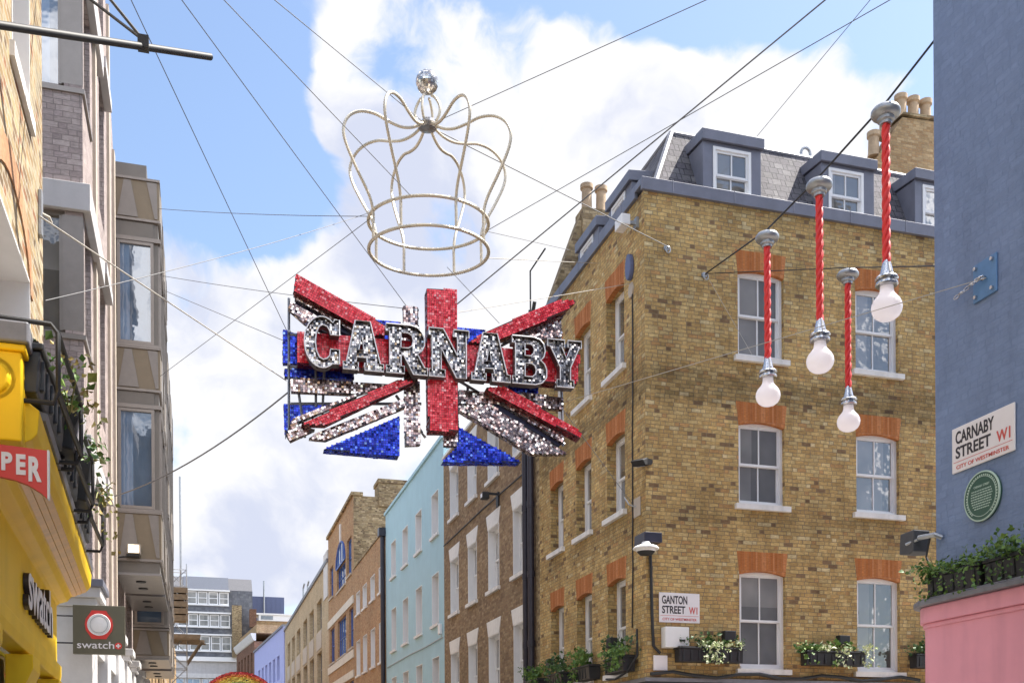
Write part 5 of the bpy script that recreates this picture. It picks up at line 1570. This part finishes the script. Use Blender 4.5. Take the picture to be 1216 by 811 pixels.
p = on_x(592, 590, FX - .002)
h = on_wall('street_sign_light', 'black lantern shaped bracket light on the brown brick house', 'lamp', p, LEFTWARD)
b = MB(); b.box(-.10, .10, -.05, 0, -.28, .12); b.box(-.03, .03, -.40, -.05, .05, .10); b.build('bracket', M['black'], h)
b = MB(); b.box(-.14, .10, -.48, -.28, -.08, .10); b.build('housing', M['black'], h, bevel=.015)
b = MB(); b.box(-.1, .06, -.488, -.481, -.04, .06); b.build('lens', M['signwhite'], h)

# black bracket frame standing on the brown house roof
h = thing('roof_bracket', 'thin black right angled pipe frame rising from the brown house roof', 'bracket', on_x(630, 372, FX + .3))
dz = on_x(629, 323, FX + .3).z - h.location.z
b = MB(); b.tube([(0, 0, -.6), (0, 0, dz), (0, -1.2, dz)], .022, 8).tube([(0, -.1, -.2), (0, -.35, .15)], .05, 6).tube([(0, .1, -.2), (0, .05, .1)], .04, 6); b.build('frame', M['black'], h)

# cables running down the brick corner
pts = [on_x(751, y, FX - .022) + Vector((0, random.uniform(-.02, .02), 0)) for y in range(345, 770, 25)]
tag(MB().tube([(FX - .02, p.y, p.z) for p in pts], .013, 6).build('black_cable', M['cable']), 'thin dark cable running down the brick face left of the corner', 'cable')
q = [(8.02, GY - .03, 5.55), (8.03, GY - .03, 5.3), (8.05, GY - .03, 4.4), (8.07, GY - .04, 3.85), (8.2, GY - .05, 3.72)]
tag(MB().tube(q, .03, 8).build('black_cable', M['cable'], smooth=True), 'thick black cable from the dome camera down past the street name sign', 'cable')
q = [(7.98 + k * .45, GY - .1, 3.33 + .05 * math.sin(k * 1.7)) for k in range(14)]
tag(MB().tube(q, .035, 6).build('black_cable', M['cable'], smooth=True), 'black cable loosely clipped along the ledge below the flower troughs', 'cable')
q = [(FX - .06, 18.1, 4.2), (FX - .1, 18.0, 3.7), (FX - .25, 18.15, 3.4), (FX - .3, 18.6, 3.3), (FX - .2, 19.3, 3.36)]
tag(MB().tube(q, .022, 6).build('black_cable', M['cable'], smooth=True), 'black cable looping round the planter at the brick corner', 'cable')

# ------------------------------------------------------------------ street name signs and plaque


def street_sign(pt, rot, w, h, line1, label):
    root = thing('street_name_sign', label, 'sign', pt, rot)
    b = MB(); b.box(-w / 2, w / 2, -.022, -.003, 0, h); b.build('panel', M['signwhite'], root, bevel=.012)
    fit_text('lettering', line1, -w * .43, w * .19, h * .62, h * .90, -.0226, M['ink'], root, .003, .022)
    fit_text('lettering', 'STREET', -w * .43, w * .14, h * .30, h * .56, -.0226, M['ink'], root, .003, .022)
    fit_text('district_lettering', 'W1', w * .23, w * .44, h * .30, h * .54, -.0226, M['inkred'], root, .003, .02)
    fit_text('borough_lettering', 'CITY OF WESTMINSTER', -w * .42, w * .42, h * .07, h * .155, -.0226, M['inkred'], root, .003, .01)
    b = MB(); b.box(-w * .47, w * .47, -.0240, -.0225, h * .225, h * .236); b.build('rule_line', M['inkred'], root)
    return root


street_sign(Vector((8.61, GY - .002, 4.30)), 0, .83, .555, 'GANTON', 'white street name sign reading Ganton Street on the brick corner')
street_sign(Vector((FX - .002, 9.13, 4.79)), LEFTWARD, .92, .49, 'CARNABY', 'white street name sign reading Carnaby Street on the blue wall')
PQ = thing('round_plaque', 'round dark green commemorative plaque with a pale rim below the street name on blue', 'plaque', Vector((FX - .002, 9.13, 4.44)), LEFTWARD)
b = MB(); b.lathe([(0, -.030), (.255, -.030), (.262, -.02), (.262, 0), (0, 0)], (0, 0, 0), 48, 'Y'); b.build('disc', M['green'], PQ)
b = MB(); b.lathe([(.248, -.031), (.248, -.036), (.262, -.034), (.265, -.022), (.2625, -.022)], (0, 0, 0), 48, 'Y').lathe([(.205, -.0305), (.205, -.033), (.211, -.033), (.211, -.0305)], (0, 0, 0), 48, 'Y'); b.build('rim', M['palegreen'], PQ)
lines = [('CARNABY STREET', .12, .021, 1), ('1934 - 1973', .085, .016, 0), ('the street of fashion in the', .055, .016, 0), ('boutiques and shops for men', .027, .016, 0), ('which opened along here in the', 0, .016, 0), ('nineteen fifties and sixties and', -.028, .016, 0), ('made the name of this street', -.056, .016, 0), ('known around the world', -.084, .016, 0), ('CITY OF WESTMINSTER', -.125, .016, 0)]
lines = [('CARNABY STREET', .10, .024, 1)]
for t, z, hh, bold in lines:
    fit_text('lettering', t, -.115, .115, z, z + hh, -.0305, M['palegreen'], PQ, .002, .01)
b = MB()
rnd = random.Random(4)
for k in range(8):          # lines of small engraved text, too small to read
    z = .062 - k * .027; half = math.sqrt(max(.0, .175 ** 2 - z * z)) * .9; x = -half
    while x < half - .012:
        w = rnd.uniform(.012, .035); b.box(x, min(x + w, half), -.0325, -.0305, z, z + .011); x += w + .008
b.build('engraved_lines', M['palegreen'], PQ)
b = MB()
for k in range(46):
    a = 2 * math.pi * k / 46 + .05
    if 4.1 < a < 5.3: continue
    c_, s_ = math.cos(a), math.sin(a)
    b.quad(*[((.222 + e * .008) * c_ - f * .009 * s_, -.0315, (.222 + e * .008) * s_ + f * .009 * c_) for e, f in ((-1, -1), (1, -1), (1, 1), (-1, 1))])
b.build('ring_lettering', M['palegreen'], PQ)

# ------------------------------------------------------------------ planters


def leaf(b, p, s, rnd, droop=0):
    d = Vector((rnd.gauss(0, 1), rnd.gauss(0, 1), rnd.gauss(.3 - droop, .8))); d.normalize()
    side = d.cross(Vector((rnd.gauss(0, 1), rnd.gauss(0, 1), rnd.gauss(0, 1))))
    if side.length < 1e-3: return
    side.normalize(); up = side.cross(d); w = s * rnd.uniform(.28, .45)
    p0, p1, tip = p, p + d * s * .5 + up * s * .12, p + d * s
    b.quad(p0, p1 + side * w, tip - up * s * .05); b.f.pop()
    i = len(b.v) - 3
    b.v.append(tuple(p1 - side * w)); b.v.append(tuple(p1 - up * s * .10))
    # two halves folded along the midrib
    b.f.append((i, i + 1, i + 2, i + 4)); b.f.append((i, i + 4, i + 2, i + 3))


def foliage(w, d, h, n, seed, s=.07, trail=0.0, clumps=5):
    rnd = random.Random(seed); b = MB(); G = lambda s_: max(-1.6, min(1.6, rnd.gauss(0, 1))) * s_
    cs = [(rnd.uniform(-w / 2, w / 2), rnd.uniform(-d / 2, d / 2), rnd.uniform(.35, 1.0) * h, rnd.uniform(.10, .2)) for _ in range(clumps)]
    for k in range(n):
        cx_, cy_, cz_, cr = rnd.choice(cs)
        t = rnd.random()
        p = Vector((cx_ + G(cr) * (.5 + .5 * t), cy_ + G(.09) - .03, cz_ * (t ** .7) + rnd.gauss(0, .02)))
        leaf(b, p, s * rnd.choice((.5, .7, .9, 1.1, 1.5)) * rnd.uniform(.85, 1.15), rnd)
    for k in range(int(n * trail)):
        cx_, cy_, cz_, cr = cs[k % max(1, len(cs) // 2)]
        p = Vector((cx_ + G(cr * .7), -d / 2 - rnd.uniform(0, .10), rnd.uniform(-.28, .12)))
        leaf(b, p, s * rnd.uniform(.6, 1.3), rnd, 1)
    for k in range(int(n / 9)):   # stems
        cx_, cy_, cz_, cr = rnd.choice(cs)
        q = Vector((cx_ + rnd.gauss(0, cr), cy_ + rnd.gauss(0, .06), cz_ * rnd.uniform(.6, 1.05)))
        b.tube([(cx_ + rnd.gauss(0, .03), cy_, -.02), q * .5 + Vector((cx_, cy_, 0)) * .5, q], .004, 4)
    return b


def planter(pt, rot, w, d, h, label, seed, fh=.3, n=260, fol='leaf', fol2=None, trail=.15, s=.075, group='black flower troughs', rail=False, m='blackplastic'):
    root = thing('flower_trough', label, 'planter', pt, rot, group)
    b = MB()
    t = .02
    b.prism([(-d / 2 + .015, 0), (d / 2 - .015, 0), (d / 2, h), (-d / 2, h)], lambda u, v, q: (q, u, v), -w / 2, w / 2)
    b.box(-w / 2 - .015, w / 2 + .015, -d / 2 - .015, d / 2 + .015, h + .001, h + .035)
    for k in range(int(w / .16)):
        x = -w / 2 + .08 + k * .16; b.box(x - .02, x + .02, -d / 2 - .008, -d / 2 + .02, .03, h - .02)
    b.build('trough', M[m], root, bevel=.008)
    b = MB(); b.box(-w / 2 + .01, w / 2 - .01, -d / 2 + .01, d / 2 - .01, h + .036, h + .05); b.build('soil', M['soil'], root)
    o = foliage(w * .95, d, fh, n, seed, s, trail).build('foliage', M[fol], root, (0, 0, h + .04))
    if fol2:
        o2 = foliage(w * .9, d + .08, fh * .55, int(n * .7), seed + 50, s * .9, .5, 4).build('trailing_foliage', M[fol2], root, (.12, -.06, h + .02))
    if rail:
        b = MB()
        for x in (-w / 2 - .03, w / 2 + .03):
            b.tube([(x, .12, -.05), (x, -d / 2 - .06, -.05), (x, -d / 2 - .08, -.0), (x, -d / 2 - .08, h + .08), (x, -d / 2 - .05, h + .12), (x, .12, h + .13)], .012, 7)
        b.tube([(-w / 2 - .03, -d / 2 - .08, h + .08), (w / 2 + .03, -d / 2 - .08, h + .08)], .013, 7).tube([(-w / 2 - .03, -d / 2 - .08, .0), (w / 2 + .03, -d / 2 - .08, .0)], .014, 7)
        b.build('rail', M['black'], root, smooth=True)
    return root


zg = 3.55
planter((9.12, GY - .20, zg), 0, 1.30, .24, .24, 'black trough with white trailing flowers beside the cream metal box', 11, .25, 240, 'leafdk', 'leafpale')
planter((11.78, GY - .20, zg), 0, 1.30, .24, .24, 'black trough with white edged leaves between the two lowest windows', 12, .22, 240, 'leaf', 'leafpale')
planter((14.25, GY - .20, zg), 0, 1.30, .24, .24, 'black trough with dark shrubs partly behind the pink shopfront', 13, .35, 260, 'leafdk', None)
for k, (Y, lab) in enumerate(((18.62, 'black trough with trailing ivy next to the brick corner'), (20.4, 'black trough with bushy plants, second from the brick corner'),
                             (22.1, 'black trough with leafy plants, third from the brick corner'), (23.75, 'black trough with round shrub beside the black drainpipes'))):
    planter((FX - .20, Y, 3.42), LEFTWARD, .95, .26, .26, lab, 20 + k, .40, 260, 'leaf' if k % 2 else 'leafdk', 'leaf' if k == 0 else None, trail=.3)
# small black spotlights above the troughs
for P_, rot, lab in (((9.55, GY - .12, 4.06), 0, 'small black spotlight behind the white trailing flowers'), ((12.02, GY - .12, 4.05), 0, 'small black spotlight between the two lowest side street windows'),
                     ((FX - .22, 18.85, 4.02), LEFTWARD, 'small black spotlight above the ivy trough at the corner'), ((FX - .2, 22.6, 4.0), LEFTWARD, 'small black spotlight by the third trough from the corner')):
    h = thing('spotlight', lab, 'spotlight', P_, rot, 'small black spotlights above the troughs')
    b = MB(); b.box(-.12, .12, -.12, .03, -.09, .10); b.build('housing', M['black'], h, bevel=.015)
    b = MB(); b.tube([(0, .02, -.05), (0, .10, -.12), (0, .12, -.3)], .018, 6); b.build('arm', M['black'], h)

# long trough on the lead ledge below the plaque
planter((FX - .13, 9.35, 3.447), LEFTWARD, .80, .20, .22, 'dark trough with yellow green trailing leaves at the left end of the lead ledge', 31, .14, 190, 'leaf', 'leaf', trail=.6, s=.05)
planter((FX - .13, 8.45, 3.447), LEFTWARD, .85, .20, .22, 'dark trough with tall feathery plants on the lead ledge below the green plaque', 32, .25, 220, 'leaf', 'leafdk', trail=.25, s=.055)
planter((FX - .13, 7.5, 3.447), LEFTWARD, .85, .20, .22, 'dark trough of big leaved shrubs on the lead ledge, cut by the picture edge', 33, .26, 200, 'leafdk', 'leaf', trail=.2, s=.09)

# railed troughs along the yellow cornice
for k, (Y, lab, fo) in enumerate(((5.85, 'railed black trough with yellow green leaves above the near end of the yellow cornice', 'leafrust'), (7.0, 'railed black trough above the middle of the yellow cornice', 'leaf'),
                                  (8.35, 'railed black trough with rusty leaves near the far end of the yellow cornice', 'leafrust'))):
    planter((-.80 - (Y - 5.8) * .036, Y, 3.385), RIGHTWARD, .95, .20, .20, lab, 41 + k, .13, 90, 'leaf', fo, trail=.05, s=.05, group='railed troughs on the yellow cornice', rail=True)

# rainbow arch hanging far up the street
RBp = on_y(284, 797, 40)
RB = thing('rainbow_arch', 'sparkling rainbow arch hanging far up the street at the bottom of the view', 'decoration', (RBp.x, 40, RBp.z - 1.55), R(-3))
bands = [((.62, .03, .03), 1.55), ((.80, .22, .02), 1.45), ((.85, .55, .04), 1.35), ((.85, .66, .10), 1.25), ((.22, .45, .10), 1.15), ((.03, .36, .36), 1.05), ((.03, .14, .50), .95)]
for k, (c, r1) in enumerate(bands):
    r0 = r1 - .098
    mm_ = tile_mat('rainbow_tiles', [(0, tuple(x * .45 for x in c)), (.5, c), (1, tuple(min(1, x * 1.3 + .12) for x in c))], .3, .35)
    b = MB(); n = 30
    b.prism([(r1 * math.cos(math.pi * q / n), r1 * math.sin(math.pi * q / n)) for q in range(n + 1)] + [(r0 * math.cos(math.pi * q / n), r0 * math.sin(math.pi * q / n)) for q in reversed(range(n + 1))], lambda u, v, w: (u, w, v), -.02, .16)
    o = b.build('band', M['back_red'] if k < 2 else M['back_blue'], RB)
    loops = [[(r1 * math.cos(math.pi * q / n), r1 * math.sin(math.pi * q / n)) for q in range(n + 1)] + [(r0 * math.cos(math.pi * q / n), r0 * math.sin(math.pi * q / n)) for q in reversed(range(n + 1))]]
    tiles(loops, -.026, 0, .048, .006, 8).build('mirror_tiles', mm_, o)

# small fixings along the terrace
h = on_wall('alarm_box', 'small white alarm box at the near edge of the pale blue house', 'alarm', Vector((FX - .002, 34.75, 6.35)), LEFTWARD)
b = MB(); b.box(-.14, .14, -.10, 0, -.18, .18); b.build('cover', M['white2'], h, bevel=.02)
tag(MB().tube([(FX - .03, 34.45, 6.05), (FX - .03, 37.2, 6.02), (FX - .03, 40.1, 6.06), (FX - .03, 45.3, 6.03)], .018, 5).build('wall_cable', M['pewter']), 'thin grey cable clipped along the pale blue house between its lower windows', 'cable')
tag(MB().tube([(FX - .03, 24.9, 9.05), (FX - .03, 29.3, 9.10), (FX - .03, 34.2, 9.06)], .018, 5).build('wall_cable', M['cable']), 'thin dark cable clipped along the brown brick house above its middle windows', 'cable')

wire(on_y(190, 343, 22.77), sgn(338, 405), 'thin steel wire from the bronze bay window down to the left edge of the sign')
wire(H2_, on_y(893, 421, GY - .12), 'short pale cord slanting from the hook across the top left window', m='rope', r=.004, name='thin_rope', cat='rope', group=None)
for Y, lab in ((6.55, 'black floodlight with a pale front clamped above the yellow cornice, nearer one'), (7.75, 'black floodlight with a pale front clamped above the yellow cornice, farther one')):
    h = thing('floodlight', lab, 'floodlight', (-.80 - (Y - 5.8) * .036, Y, 3.40), RIGHTWARD, 'floodlights on the yellow cornice')
    b = MB(); b.prism([(-.16, .02), (-.20, .30), (-.06, .33), (-.02, .05)], lambda u, v, w: (w, u, v), -.15, .15); b.build('housing', M['black'], h, bevel=.012)
    b = MB(); b.prism([(-.164, .045), (-.198, .275), (-.204, .275), (-.170, .045)], lambda u, v, w: (w, u, v), -.12, .12); b.build('lens', M['signwhite'], h)
    b = MB(); b.tube([(0, -.06, .15), (0, .10, .05), (0, .12, -.02)], .018, 6); b.build('arm', M['black'], h)
